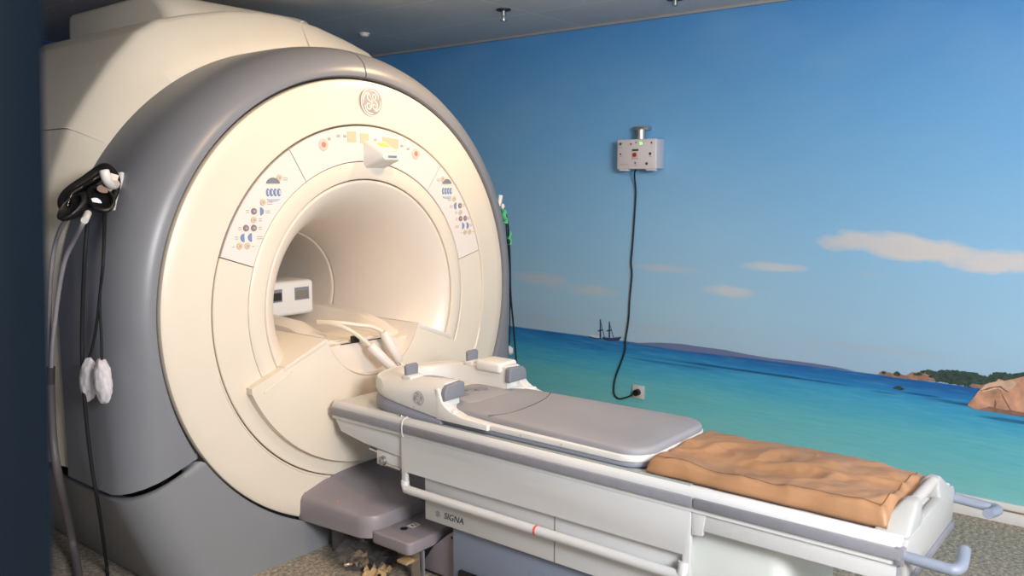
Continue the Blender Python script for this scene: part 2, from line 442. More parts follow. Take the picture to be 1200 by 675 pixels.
mural_poly('mural_ship', [(690, 393.5), (694, 391.5), (699, 393), (706, 394), (706, 396.5), (697, 395.5)], shipW, .003)
for (mu, top) in ((704, 374), (714.5, 376.5)):
    mural_poly('mural_ship_mast', [(mu-.7, top), (mu+.5, top), (mu+.9, 396.5), (mu-1.0, 396)], shipM, .003)
    mural_poly('mural_ship_mast', [(mu-3.2, 387), (mu+2.6, 386), (mu+3.2, 387.3), (mu-3.4, 388.4)], shipM, .003)
    mural_poly('mural_ship_mast', [(mu, top+2), (mu+.4, top+2), (mu+5.4, 395.8), (mu+4.4, 395.5)], shipM, .0035)
# ---- back wall, left wall beyond the door, trims
backM = mat('blue_wall', (34, 66, 130), .6)
slab('wall_back', -3.6, WX, YB, YB+.12, 0, CZ, backM)
dimw = mat('grey_wall', (150, 150, 148), .8)
slab('wall_left', -3.72, -3.6, -1.2, YB+.12, 0, CZ, dimw)
def multi_box(name, L_, m, parent=None):
    bm = bmesh.new()
    for (x0, x1, y0, y1, z0, z1, bv) in L_:
        add_box(bm, ((x0+x1)/2, (y0+y1)/2, (z0+z1)/2), (abs(x1-x0), abs(y1-y0), abs(z1-z0)), bv)
    return finish(bm, name, m, parent, 40)
bb = struct(multi_box('baseboard_right', [(WX-.022, WX, -5, YB, 0, .056, .003), (WX-.018, WX, -5, YB, .066, .098, .003)], basebd))
box('shadow_gap', WX-.012, WX, -5, YB, .05, .07, basegap, bb, 0, smooth=0)
struct(box('trim_1', WX-.02, WX, -5, YB, CZ-.014, CZ, mat('ceiling_angle', (150, 150, 150), .5), None, 0, smooth=0))
# ---- the edge of the dark door beside the camera
rows = []
prof = [(-.40, .10), (-.06, .10)] + [(-.06+.06*math.sin(a), .04+.06*math.cos(a)) for a in [PI/2*i/8 for i in range(1, 9)]] + [(0, -.02), (-.012, -.045), (-.05, -.05), (-.4, -.05)]
for z in (0, 2.45):
    rows.append([(-2.318+(z-1.73)*.042+p[0]*.95, -2.29+p[1]+p[0]*.31, z) for p in prof])
bm, V = grid_bm(rows, closed_u=True); bm.faces.new(V[0]); bm.faces.new(V[1])
struct(finish(bm, 'door_1', navy, None, 50))

# ================================================================== SCANNER
S = empty('mri_scanner', (0, .5, 0), 'large round cream and grey MRI scanner with a wide open bore', 'medical scanner')
R1, R2, R3, R4 = .992, .788, .632, .551
# front cover disc
lathe('front_cover', [(.975, .05), (.99, .03), (.992, .004), (.988, -.008), (.975, -.015), (.93, -.019), (.86, -.026), (.82, -.031), (.803, -.034), (.797, -.033), (.794, -.022)], 0, 360, 160, cream, S)
ring_prof = lambda ro, ri, y: [(ro, y+.02), (ro, y+.003), (ro-.003, y), (ri+.003, y), (ri, y+.003), (ri, y+.02)]
A1, A2, A3, A4 = 161.5, 121.5, 52.2, 14.0
lathe('bore_surround', ring_prof(R2+.002, R3, -.034), A1+.15, 360+A4-.15, 110, cream, S, cap=True)
panels = {}
for nm, a0, a1 in (('left', A2+.15, A1-.15), ('top', A3+.15, A2-.15), ('right', A4+.15, A3-.15)):
    panels[nm] = lathe('control_panel', ring_prof(R2-.001, R3+.001, -.036), a0, a1, 60, offw, S, cap=True)
panels['left']['label'] = 'left keypad panel'; panels['top']['label'] = 'top display panel'; panels['right']['label'] = 'right keypad panel'
lathe('bore_rim', [(R3-.002, -.01), (R3-.002, -.031), (R3-.006, -.0345), (.60, -.037), (R4+.012, -.036), (R4+.005, -.033), (R4+.003, -.015)], 0, 360, 140, cream, S)
lathe('joint_gap', [(.80, -.012), (.54, -.012)], 0, 360, 120, caulk, S)
lathe('joint_gap', [(.97, .02), (1.03, .02)], 0, 360, 140, gap, S)
flare = [(R4-.001, -.02), (R4-.003, -.03), (R4-.008, -.033), (.535, -.029), (.515, -.017), (.485, .012), (.455, .05), (.42, .11), (.385, .19), (.355, .28), (.33, .38), (.313, .48), (.305, .54), (.303, .575)]
lathe('bore_flare', flare, 0, 360, 140, boreM, S, 60)
lathe('bore_tube', [(.303, .579), (.299, .583), (.298, .6), (.298, 1.9)], 0, 360, 120, boreM, S, 60)
plate_on('bore_label', (-.0, .0, 0), (0, 1, 0), .001, .001, .001, boreM, S) if False else None

# grey collar: circle above the axis, straight sides below it
XS = 1.15
def rout(th):
    c, s = math.cos(th), math.sin(th)
    if s >= 0: return XS
    return XS/max(abs(c), 1e-3)
cprof = [(0., .05), (.0, .018), (.012, .0), (.05, -.012), (.13, -.014), (.28, -.008), (.45, .004), (.60, .026), (.74, .056), (.86, .095), (.94, .142), (.985, .2), (1., .26), (1., .46)]
def collar_rows(t0, t1, n):
    rows = []
    for i in range(n+1):
        row = []
        for s, y in cprof:
            lim = lambda d: math.radians(d+ (s-.0)*0)
            endL = math.radians(211.2-2.7*s); endR = math.radians(-31.2+2.7*s)
            w = i/n
            ri = R1+.008
            th = (t0 if t0 is not None else math.radians(-31.0))*(1-w)+(t1 if t1 is not None else math.radians(211.0))*w
            pin = (ri*math.cos(th), ZI+ri*math.sin(th))
            tho = (t0 if t0 is not None else math.radians(-28.33))*(1-w)+(t1 if t1 is not None else math.radians(208.33))*w
            ro = rout(tho); pout = (ro*math.cos(tho), ZI+ro*math.sin(tho))
            px_ = pin[0]+(pout[0]-pin[0])*s
            e_ = max(1-w*n/26 if t0 is None else 0, 1-(1-w)*n/26 if t1 is None else 0, 0)
            if e_ > 0 and .02 < s < .99:
                e_ = e_*e_*(3-2*e_); ax = min(abs(px_), XS-.001)
                yb = -.016 if ax < XS-.17 else -.016+.17-math.sqrt(max(0, .17**2-(ax-XS+.17)**2))
                y = y+(yb-.004-y)*e_
            row.append((px_, y, pin[1]+(pout[1]-pin[1])*s))
        rows.append(row)
    # a folded lip at both ends so the seams have depth
    return rows
def collar(name, t0, t1, n, m):
    rows = collar_rows(t0, t1, n)
    def lip(row, nxt):
        out = []
        for p, q in zip(row, nxt):
            d = (Vector(q)-Vector(p)).normalized()*.004
            out.append(Vector((p[0]*.985, p[1]+.03, ZI+(p[2]-ZI)*.985)))
        return out
    rows = [lip(rows[0], rows[1])]+rows+[lip(rows[-1], rows[-2])]
    bm, V = grid_bm(rows)
    return finish(bm, name, m, S, 50)
seamA = math.radians(88.2)
collar('grey_collar', seamA+.0035, None, 90, grey)['label'] = 'left half of the grey collar'
collar('grey_collar', None, seamA-.0035, 90, grey)['label'] = 'right half of the grey collar'

# grey base skirt under the seam, both sides
def XB(z): return .955+.195*min(1, max(0, z)/.47)**.85
def seam_z(x): return .555-.105*max(0, min(1, (x-.857)/(.293)))
def base_side(sgn):
    ncf, ncc, ncs = 40, 12, 10
    rc = .17; nr = 30
    cols = [('f', i/ncf) for i in range(ncf)]+[('c', i/ncc) for i in range(ncc)]+[('s', (i/ncs)**1.4) for i in range(ncs+1)]
    def ztop(k, t):
        xs0 = R1*math.cos(math.asin((.555-ZI)/(R1+.008)))
        if k == 'f': x = xs0+(XS-rc-xs0)*t
        elif k == 'c': x = XS-rc+rc*math.sin(t*PI/2)
        else: x = XS
        return seam_z(x)-.024-(.01*t if k == 's' else 0)
    def P(k, t, z, ins=0.):
        X = XB(z)-ins
        yf = -.035+.02*min(1, z/.5)+ins
        if k == 'f':
            rr = R1+.008+ins
            h = rr*rr-(z-ZI)**2
            xd = math.sqrt(h) if h > 0 else 0.
            return (sgn*(xd+(X-rc-xd)*t), yf, z)
        if k == 'c':
            a = t*PI/2
            return (sgn*(X-rc+rc*math.sin(a)), yf+rc-rc*math.cos(a), z)
        return (sgn*X, yf+rc+(1.9-yf-rc)*t, z)
    rows = []
    for i in range(nr+1):
        w = (i/nr)
        rows.append([P(k, t, (ztop(k, t)-.008)*w) for k, t in cols])
    rows.append([P(k, t, ztop(k, t)-.001, .008) for k, t in cols])
    rows.append([P(k, t, ztop(k, t)+.0, .02) for k, t in cols])
    rows.append([P(k, t, ztop(k, t)-.02, .06) for k, t in cols])
    bm, V = grid_bm(rows)
    return finish(bm, 'base_skirt', greyb, S, 50)
base_side(-1); base_side(1)
# added dark fill, coloured as the shade inside the seams
bm = bmesh.new(); add_box(bm, (0, 1.0, .30), (1.76, 1.5, .44)); finish(bm, 'seam_shade_block', gap2, S, 0)
lathe('seam_shade_shell', [(1.0, .04), (1.09, .09), (1.10, .2), (1.10, .5)], -20, 200, 90, gap2, S)

# cream shroud behind the collar
ridgeL = [(-1.16, .475), (-1.16, .9), (-1.155, 1.2), (-1.145, 1.40), (-1.125, 1.50), (-1.083, 1.655), (-1.014, 1.821), (-.933, 1.948), (-.819, 2.112), (-.70, 2.245), (-.60, 2.31), (-.447, 2.355), (-.25, 2.40), (-.08, 2.42), (0, 2.422)]
ridge = ridgeL+[(-x, z) for x, z in reversed(ridgeL[:-1])]
def resample(pts, n):
    P = [Vector((x, 0, z)) for x, z in pts]; d = [0]
    for i in range(1, len(P)): d.append(d[-1]+(P[i]-P[i-1]).length)
    out = []; k = 0
    for i in range(n+1):
        s = d[-1]*i/n
        while k < len(P)-2 and d[k+1] < s: k += 1
        t = (s-d[k])/max(1e-9, d[k+1]-d[k]); q = P[k].lerp(P[k+1], t); out.append((q.x, q.z))
    return out
def inner_pt(x, z):
    # matching point on the collar rear edge
    if z < ZI: return (math.copysign(1.125, x), z)
    a = math.atan2(z-ZI, x); return (1.125*math.cos(a), ZI+1.125*math.sin(a))
def shroud(name, keep, ins, m):
    """keep(z) picks the height range, ins is an inset of the outline"""
    pts = [p for p in resample(ridge, 900)]
    groups = []; cur = []
    for p in pts:
        if keep(*p): cur.append(p)
        elif cur: groups.append(cur); cur = []
    if cur: groups.append(cur)
    bm = bmesh.new()
    for gpts in groups:
        rows = []
        for (x, z) in gpts:
            n = Vector((x, 0, z-ZI)); n.normalize()
            X, Zz = x-n.x*ins, z-n.z*ins
            ix, iz = inner_pt(x, z)
            row = [(ix, .40, iz), (ix*.995, .43, ZI+(iz-ZI)*.995)]
            for t, yy in ((.06, .43), (.35, .475), (.70, .54), (.90, .582), (.97, .602), (.995, .625)):
                row.append((ix+(X-ix)*t, yy, iz+(Zz-iz)*t))
            row += [(X, .66, Zz), (X, 1.0, Zz), (X, 1.4, Zz), (X, 1.72, Zz)]
            for a in (20, 45, 70, 90):
                k = .14*(1-math.cos(math.radians(a))); row.append((X*(1-k*.7), 1.72+.14*math.sin(math.radians(a)), ZI+(Zz-ZI)*(1-k*.7)))
            row.append((X*.5, 1.87, ZI+(Zz-ZI)*.5))
            rows.append(row)
        # edge lips
        def lip(row, dz): return [(p[0]*.97, p[1]+.01, p[2]+dz) for p in row]
        r0 = rows[0]; r1 = rows[-1]
        rows = [[(p[0]*.985, p[1]+.004, p[2]) for p in r0]]+rows+[[(p[0]*.985, p[1]+.004, p[2]) for p in r1]]
        bm, _ = grid_bm(rows, bm=bm)
    return finish(bm, name, m, S, 35)
SEAM = 1.818
o = shroud('upper_shroud', lambda x, z: z > SEAM+.004, 0, cream2)
o = shroud('lower_shroud', lambda x, z: z < SEAM+.012 and x < 0, .005, cream2)
o = shroud('lower_shroud', lambda x, z: z < SEAM+.012 and x > 0, .005, cream2)
# thin centre seam on the crown and the lit lip under the upper shroud
tube('shroud_seam', [(.085, .432, 2.235), (.125, .54, 2.348), (.15, .60, 2.398), (.17, .68, 2.409), (.17, 1.6, 2.409)], .0025, MATS['cream_shroud'], S, 8, True, 4)
# turret on top
tp = []
for (x0, z0, y0, y1) in [(.447, 2.34, .74, 1.84), (.447, 2.40, .78, 1.845), (.445, 2.47, .86, 1.84), (.435, 2.487, .90, 1.83), (.41, 2.495, .95, 1.80)]:
    ring = []; rc = .09
    cxs = [(x0-rc, y1-rc, 0), (-(x0-rc), y1-rc, 90), (-(x0-rc), y0+rc, 180), (x0-rc, y0+rc, 270)]
    for cx_, cy_, a0 in cxs:
        for k in range(7):
            a = math.radians(a0+15*k); ring.append((cx_+rc*math.cos(a), cy_+rc*math.sin(a), z0))
    tp.append(ring)
bm, V = grid_bm(tp, closed_u=True); bm.faces.new(V[-1])
finish(bm, 'cryostat_turret', cream2, S, 50)

# ---- apron (cream fan below the bore), shelf and bridge
def arc(cx_, cz_, r, a0, a1, n): return [(cx_+r*math.cos(math.radians(a0+(a1-a0)*i/n)), cz_+r*math.sin(math.radians(a0+(a1-a0)*i/n))) for i in range(n+1)]
tr_a = math.degrees(math.atan2(.937-1.023, .275))
apoly = [(-.655, .765), (-.655, .79), (-.50, .850), (-.278, .938)]+arc(0, 1.023, .288, 180-tr_a, 360+tr_a, 28)+[(.278, .938), (.50, .838), (.60, .765), (.655, .70), (.655, .68)]+arc(0, ZI, .722, -33, -155, 40)
apron = prism('apron', apoly, 'y', -.075, -.02, cream, S, .016, 3, 50)
tube('apron_groove', [(-.60, -.0755, .765), (-.50, -.0755, .812), (-.46, -.0755, .83)], .004, cream, apron, 6, False)
for s in (-1, 1):
    prism('bridge_shelf', [(s*.50, .832), (s*.279, .920), (s*.30, .80), (s*.40, .70), (s*.52, .66)], 'y', -.062, .5, cream if s < 0 else cream, S, .004)
    prism('apron_trim', [(s*.50, .853), (s*.279, .941), (s*.279, .919), (s*.50, .831)], 'y', -.077, .5, offw if s > 0 else cream, S, .004)
rows = []
for (r, y) in [(.286, -.07), (.284, -.072), (.280, -.06), (.280, .5)]:
    rows.append([(r*math.cos(math.radians(a)), y, 1.023+r*math.sin(math.radians(a))) for a in [180-tr_a+(180+2*tr_a)*i/40 for i in range(41)]])
bm, _ = grid_bm(rows); finish(bm, 'trough', boreM, S, 60)
# bridge front face and deck
br = prism('bridge_front', [(-.255, .885)]+arc(0, 1.023, .282, 210, 330, 24)+[(.255, .885), (.17, .875), (.15, .888), (-.15, .888), (-.17, .895)], 'y', -.03, .12, boreM, S, .006)
plate_on('slot', (.035, -.0305, .812), (0, -1, 0), .07, .02, .002, cream, br, .05, 0)
prism('bridge_deck', [(-.23, .87), (.23, .87), (.23, .905), (.12, .895), (-.12, .895), (-.23, .905)], 'y', .02, 1.7, cream, S, .004)
for s in (-1, 1):
    rl = []
    for (y, zt) in [(.03, .905), (.10, .935), (.24, .972), (.5, .985), (.9, .99), (1.6, .99)]:
        rl.append([(s*.245, y, .88), (s*.245, y, zt-.02), (s*.225, y, zt), (s*.165, y, zt), (s*.125, y, .90), (s*.12, y, .88)])
    bm, V = grid_bm(rl); bm.faces.new(V[0]); bm.faces.new(V[-1])
    finish(bm, 'deck_rail', boreM, S, 30)
box('dock_clip', -.085, -.055, -.035, .0, .889, .918, black, S, .004)
box('dock_clip', -.06, -.01, -.04, .01, .888, .908, white, S, .004)
tube('bridge_gap', [(-.165, -.033, .894), (.11, -.033, .889)], .0025, gap, S, 6, False)
bxs = box('coil_port_box', -.2, .112, .5, .8, .955, 1.128, white, S, .022, 4)
for (cx_, w) in ((.035, .085), (-.118, .07)):
    f = plate_on('socket', (cx_, .4995, 1.062), (0, -1, 0), w, .062, .004, padgrey, bxs, 0, .001)
    plate_on('socket_slot', (cx_, .4953, 1.058), (0, -1, 0), w*.82, .038, .002, sock if w < .08 else mat('socket_mid', (120, 112, 104), .4), f)
plate_on('bore_plate', (-.285, .78, 1.12), (1, 0, 0), .001, .001, .001, boreM, S) if False else None

# ---- marks, displays and keys on the front
NY = (0, -1, 0)
lg = disc_on('emblem_disc', (.046, -.0285, 1.967), NY, .066, .002, mat('logo_pale', (172, 162, 158), .45), S, 40)
monogram('emblem_mark', (.046, -.0308, 1.967), NY, .064, offw, lg)
YP = -.0362
pt = panels['top']
for (cx_, cz_) in ((-.236, 1.768), (.312, 1.745)):
    r_ = disc_on('stop_button', (cx_, YP, cz_), NY, .026, .003, redM, pt, 24)
    disc_on('stop_mark', (cx_, YP-.003, cz_), NY, .012, .0008, redK, r_, 16)
for (cx_, cz_, w, h, t) in ((-.079, 1.808, .05, .048, .02), (-.006, 1.803, .05, .046, -.01), (.150, 1.790, .10, .044, -.09)):
    plate_on('display', (cx_, YP, cz_), NY, w, h, .0015, lcd, pt, t)
for (cx_, cz_) in ((-.155, 1.808), (-.118, 1.808), (-.205, 1.793), (.058, 1.800), (.058, 1.787), (.222, 1.778), (.262, 1.765)):
    plate_on('legend', (cx_, YP, cz_), NY, .018, .012, .0006, mark, pt, .1)
# alignment light housing
rows = []
for (y, w, z0, z1) in [(-.030, .068, 1.672, 1.796), (-.05, .067, 1.678, 1.789), (-.10, .064, 1.694, 1.764), (-.135, .061, 1.704, 1.745), (-.150, .056, 1.709, 1.736)]:
    c0 = .055; rc = .012
    rows.append([(c0-w, y, z0+rc), (c0-w+rc, y, z0), (c0+w-rc, y, z0), (c0+w, y, z0+rc), (c0+w, y, z1-rc), (c0+w-rc, y, z1), (c0-w+rc, y, z1), (c0-w, y, z1-rc)])
bm, V = grid_bm(rows, closed_u=True); bm.faces.new(V[-1])
lz = finish(bm, 'alignment_light', white, S, 50)
plate_on('caution_sticker', (.065, -.075, 1.7775), (0, 0, 1), .045, .05, .0012, yel, lz) if False else None
plate_on('caution_sticker', (.07, -.0755, 1.7775), (0, -.5, 1), .05, .034, .001, yel, lz)
plate_on('aperture', (.055, -.1502, 1.722), NY, .05, .010, .0012, padgrey, lz)

def keypad(panel, mirror):
    def Q(x, z): return (x if not mirror else .03-x, YP, z)
    p = panel
    def key(x, z, m, r=.0135):
        k = disc_on('key', Q(x, z), NY, r, .003, m, p, 18)
        c = Q(x, z); plate_on('key_icon', (c[0]+.001, YP-.003, c[2]), NY, r*.7, r*.6, .0006, mark if m is not btnb else btnl, k)
    key(-.466, 1.627, btnt)
    c = Q(-.496, 1.598)
    disc_on('key', (c[0], YP, c[2]), NY, .035, .003, padgrey, p, 18, 12, 156, .85)
    for dx in (-.027, -.009, .009, .027):
        k = disc_on('key', (c[0]+dx, YP, 1.568), NY, .0088, .003, btnb, p, 14, 0, 360, 1.9)
        plate_on('key_icon', (c[0]+dx+.002, YP-.003, 1.568), NY, .005, .016, .0006, offw, k)
    disc_on('key', (c[0], YP, 1.546), NY, .035, .0025, btnl, p, 16, 195, 150, .45)
    key(-.548, 1.529, btnt)
    key(-.591, 1.494, btnd); d = Q(-.562, 1.493); disc_on('key', d, NY, .017, .003, btnb, p, 14, *((-90, 180) if not mirror else (90, 180)))
    key(-.593, 1.460, btnt)
    key(-.630, 1.429, btnd); key(-.594, 1.428, btnd)
    for xx in (-.640, -.606):
        d = Q(xx, 1.391); disc_on('key', d, NY, .017, .003, btnb, p, 14, *((90, 180) if not mirror else (-90, 180)))
    key(-.662, 1.359, btnt); key(-.627, 1.358, btnt)
    for (x, z, w) in [(-.436, 1.622, .022), (-.515, 1.525, .026), (-.620, 1.494, .014), (-.526, 1.490, .022), (-.563, 1.459, .014), (-.657, 1.428, .014), (-.565, 1.426, .014), (-.674, 1.392, .014), (-.568, 1.388, .026), (-.690, 1.357, .012), (-.600, 1.355, .010), (-.501, 1.622, .006)]:
        c = Q(x, z)
        for dz in ((.004, -.004) if w > .013 else (0,)):
            plate_on('legend', (c[0], YP, c[2]+dz), NY, w, .0035, .0006, mark, p)
keypad(panels['left'], False); keypad(panels['right'], True)
# thin relief line on the cover around the keypads
lathe('relief_line', [(.806, -.0335), (.803, -.0362), (.800, -.0335)], 196, 344, 90, cream, S)

# ---- docking cover at the foot of the gantry
rows = []
def dock_ring(z, ins, zfun=None):
    out = []
    x1, y0, y1, rc = .40-ins, -.43+ins, -.005, .09
    pts = [(-x1, y1)]
    for i in range(9):
        a = PI+PI/2*i/8; pts.append((-x1+.03+rc+rc*math.cos(a), y0+rc+rc*math.sin(a)))
    pts += [(-.1, y0), (.1, y0)]
    for i in range(9):
        a = 1.5*PI+PI/2*i/8; pts.append((x1-.03-rc+rc*math.cos(a), y0+rc+rc*math.sin(a)))
    pts.append((x1, y1))
    for x in (.3, .2, .1, 0, -.1, -.2, -.3): pts.append((x*x1/.4, y1))
    for (x, y) in pts:
        zz = z
        if zfun: zz = zfun(x, y)
        out.append((x, y, zz))
    return out
def ztopd(x, y):
    k = min(1, max(0, (y+.43)/.43))
    return .252+.085*k*k*(1-(abs(x)/.42)**3)
rows = [dock_ring(.145, .012), dock_ring(.155, 0), dock_ring(.2, 0), dock_ring(0, 0, lambda x, y: ztopd(x, y)-.022), dock_ring(0, .006, lambda x, y: ztopd(x, y)-.007), dock_ring(0, .02, ztopd), [(x*.7, -.2+(y+.2)*.7, ztopd(x*.7, -.2+(y+.2)*.7)+.001) for x, y, z in dock_ring(0, .02)], [(x*.3, -.2+(y+.2)*.3, ztopd(x*.3, -.2+(y+.2)*.3)+.001) for x, y, z in dock_ring(0, .02)]]
bm, V = grid_bm(rows, closed_u=True); bm.faces.new(V[-1]); bm.faces.new(V[0])
dk = finish(bm, 'docking_cover', dockgr, S, 40)
tube('dock_post', [(-.25, -.12, 0), (-.25, -.12, .15)], .05, mat('post_grey', (96, 92, 92), .5), S, 20, False)
tube('dock_post', [(.25, -.12, 0), (.25, -.12, .15)], .05, MATS['post_grey'], S, 20, False)
box('dock_core', -.2, .3, -.09, .05, 0, .15, gap, S, .004)
plate_on('dock_mark', at(396, 588, 'z', .262)+Vector((0, 0, .001)), (.05, -.1, 1), .03, .006, .0008, mat('orange_scuff', (226, 140, 90), .5), dk, .4)

# ---- hooks on both flanks of the collar
def hook(name, base, s):
    bx_ = Vector(base)
    bm = bmesh.new()
    add_box(bm, bx_+Vector((s*.008, 0, 0)), (.016, .07, .14), .007, 3)
    tube_bm(smooth_path([bx_+Vector((s*.01, 0, -.03)), bx_+Vector((s*.05, 0, -.035)), bx_+Vector((s*.085, -.005, -.01)), bx_+Vector((s*.095, -.01, .04))], 6), .013, 10, bm)
    return finish(bm, name, white, S, 50)
bm = bmesh.new()
tube_bm(smooth_path([at(141, 203, 'y', .20), at(139, 222, 'y', .19), at(133, 248, 'y', .17)], 5), .022, 12, bm, True, .5)
tube_bm(smooth_path([at(139, 214, 'y', .20), at(131, 217, 'y', .12), at(125, 210, 'y', .08), at(122, 199, 'y', .08)], 6), [.017]*18+[.014], 12, bm)
finish(bm, 'wall_hook', white, S, 50)
hook('wall_hook', (1.075, .16, 1.50), 1)

# ================================================================== TABLE
T = empty('patient_table', (0, -1.3, 0), 'long white docked scanner table with grey side bumpers and a long side bar', 'patient table')
W = .285
prof = [(-W, .648), (-W+.001, .656), (-W+.005, .664), (-W+.012, .670), (-W+.022, .674), (-W+.03, .6745), (-W+.034, .672), (-W+.036, .668), (W-.036, .668), (W-.034, .672), (W-.03, .6745), (W-.022, .674), (W-.012, .670), (W-.005, .664), (W-.001, .656), (W, .648), (W, .60), (-W, .60)]
top = prism('tabletop', prof, 'y', -2.418, -.105, tablew, T, .006, 2, 50)
for s in (-1, 1):
    for (y0, y1) in ((-2.420, -1.822), (-1.818, -.552), (-.546, -.10)):
        bm = bmesh.new(); add_box(bm, (s*(W+.001), (y0+y1)/2, .6315), (.014, y1-y0, .033), .004, 2); finish(bm, 'bumper_strip', bumper, T, 40)
    box('channel_strip', s*(W-.036), s*(W-.020), -1.80, -.57, .668, .6765, tealgr, T, .001)
    # side beams showing beyond the skirt
    prism('side_beam', [(-.10, .615), (-.15, .545), (-.30, .52), (-.60, .50), (-.60, .615)], 'x', s*(W-.012), s*(W-.03), tablew, T, .002)
    prism('side_beam', [(-1.80, .615), (-1.80, .545), (-2.41, .545), (-2.41, .615)], 'x', s*(W-.006), s*(W-.03), tablew, T, .003)
    # skirt panel with the slot above the hand bar
    sk = prism('side_panel', [(-.530, .612), (-1.812, .612), (-1.812, .385), (-1.80, .368), (-1.785, .368), (-1.785, .452), (-.556, .452), (-.556, .385), (-.54, .378), (-.530, .39)], 'x', s*(W-.002), s*(W-.022), tablew, T, .004)
    tube('hand_bar', [(s*(W-.008), -.546, .415), (s*(W-.006), -.549, .397), (s*(W-.003), -.562, .386), (s*(W+.001), -.60, .384), (s*(W+.001), -1.0, .384), (s*(W+.001), -1.4, .384), (s*(W+.001), -1.76, .384), (s*(W), -1.787, .395), (s*(W-.006), -1.79, .43)], .0175, tablew, T, 14, True, 5)
box('under_frame', -W+.03, W-.03, -2.40, -.16, .56, .605, tablew, T, .004)
body = box('lower_body', -.262, .262, -1.79, -.640, .272, .60, tablew, T, .006)
# joint line in the lower panel, red tape on the bar
box('panel_joint', -.2632, -.262, -1.282, -1.279, .272, .46, caulk, body, 0, smooth=0)
tube('red_tape', [(-.286, -1.213, .384), (-.286, -1.222, .384)], .0183, mat('red_tape', (226, 84, 84), .5), T, 14, False)
lm = disc_on('emblem_disc', (-.2622, -.714, .312), (-1, 0, 0), .0125, .0008, tablew, body, 24)
monogram('emblem_mark', (-.2631, -.714, .312), (-1, 0, 0), .0125, logodk, lm, .0006)
text('lettering', 'SIGNA', (-.2632, -.797, .3125), (0, -1, 0), (0, 0, 1), .036, txtM, body, .2)
base = multi_box('table_base', [(-.235, .235, -1.72, -.765, .03, .272, .006)], bluegr, T)
disc_on('screw_hole', at(529.5, 630, 'x', -.2355), (-1, 0, 0), .006, .0006, gap, base, 12)
plate_on('service_panel', (-.2352, -1.36, .12), (-1, 0, 0), .42, .16, .002, bluegr, base)
# dark flared foot in front of the base
prism('base_foot', [(-.80, .27), (-.80, .02), (-.56, .02), (-.57, .06), (-.62, .13), (-.70, .2)], 'x', -.2, .2, dockgr, T, .006)
# pedestal at the far end
def rrect(x0, x1, y0, y1, r, n=6):
    P = []
    for (cx_, cy_, a0) in ((x1-r, y1-r, 0), (x0+r, y1-r, 90), (x0+r, y0+r, 180), (x1-r, y0+r, 270)):
        for k in range(n+1):
            a = math.radians(a0+90*k/n); P.append((cx_+r*math.cos(a), cy_+r*math.sin(a)))
    return P
prism('pedestal', rrect(-.235, .235, -2.10, -1.70, .06), 'z', .10, .565, mat('pedestal_white', (214, 218, 214), .45), T, .004)
box('pedestal_foot', -.25, .25, -2.16, -.80, .045, .10, black, T, .01)
for sx in (-.2, .2):
    for yy in (-2.13, -.9):
        bm = bmesh.new(); tube_bm([(sx-.018, yy, .045), (sx+.018, yy, .045)], .045, 20, bm)
        finish(bm, 'caster', black, T, 40)
for s in (-1, 1):   # little white gussets where the skirt ends
    prism('gusset', [(-1.815, .60), (-1.86, .60), (-1.85, .53), (-1.815, .525)], 'x', s*(W-.004), s*(W-.02), tablew, T, .001)
# head end docking roller bracket under the rail
bk = box('roller_bracket', -.262, -.17, -.52, -.36, .44, .505, white, T, .006)
disc_on('roller', (-.2632, -.405, .466), (-1, 0, 0), .02, .014, chrome, bk, 18)
disc_on('roller_hub', (-.2772, -.405, .466), (-1, 0, 0), .010, .006, padgrey, bk, 14)
tube('bracket_pin', [(-.266, -.43, .452), (-.266, -.51, .448)], .007, chrome, bk, 8, False)
tube('bracket_pin', [(-.24, -.30, .49), (-.24, -.35, .485)], .008, chrome, bk, 8, False)
disc_on('top_screw', (-.262, -.50, .6742), (0, 0, 1), .016, .002, chrome, top, 18) if False else None
bm = bmesh.new(); bmesh.ops.create_cone(bm, cap_ends=True, segments=20, radius1=.016, radius2=.012, depth=.005)
for v in bm.verts: v.co += Vector((-.255, -.505, .6765))
finish(bm, 'rail_screw', chrome, top, 40)
tube('cable_tie', [(-.258, -.549, .676), (-.284, -.549, .668), (-.294, -.549, .65), (-.294, -.55, .612), (-.289, -.552, .600)], .0028, white, T, 6)
# push handles at the foot end
for s in (-1, 1):
    pts = [(s*(W-.010), -2.40, .628), (s*(W-.010), -2.44, .626), (s*(W-.012), -2.52, .622), (s*(W-.014), -2.542, .622), (s*(W-.03), -2.553, .624), (s*(W-.06), -2.554, .628), (s*(W-.125), -2.545, .638)]
    P = smooth_path(pts, 6)
    bm = tube_bm(P, [.0165]*len(P), 12, flat=.9)
    h = finish(bm, 'push_handle', handlegr, T, 60)
    h['label'] = 'grey push handle'
    box('handle_socket', s*(W-.032), s*(W+.006), -2.43, -2.405, .603, .652, bumper, h, .004)
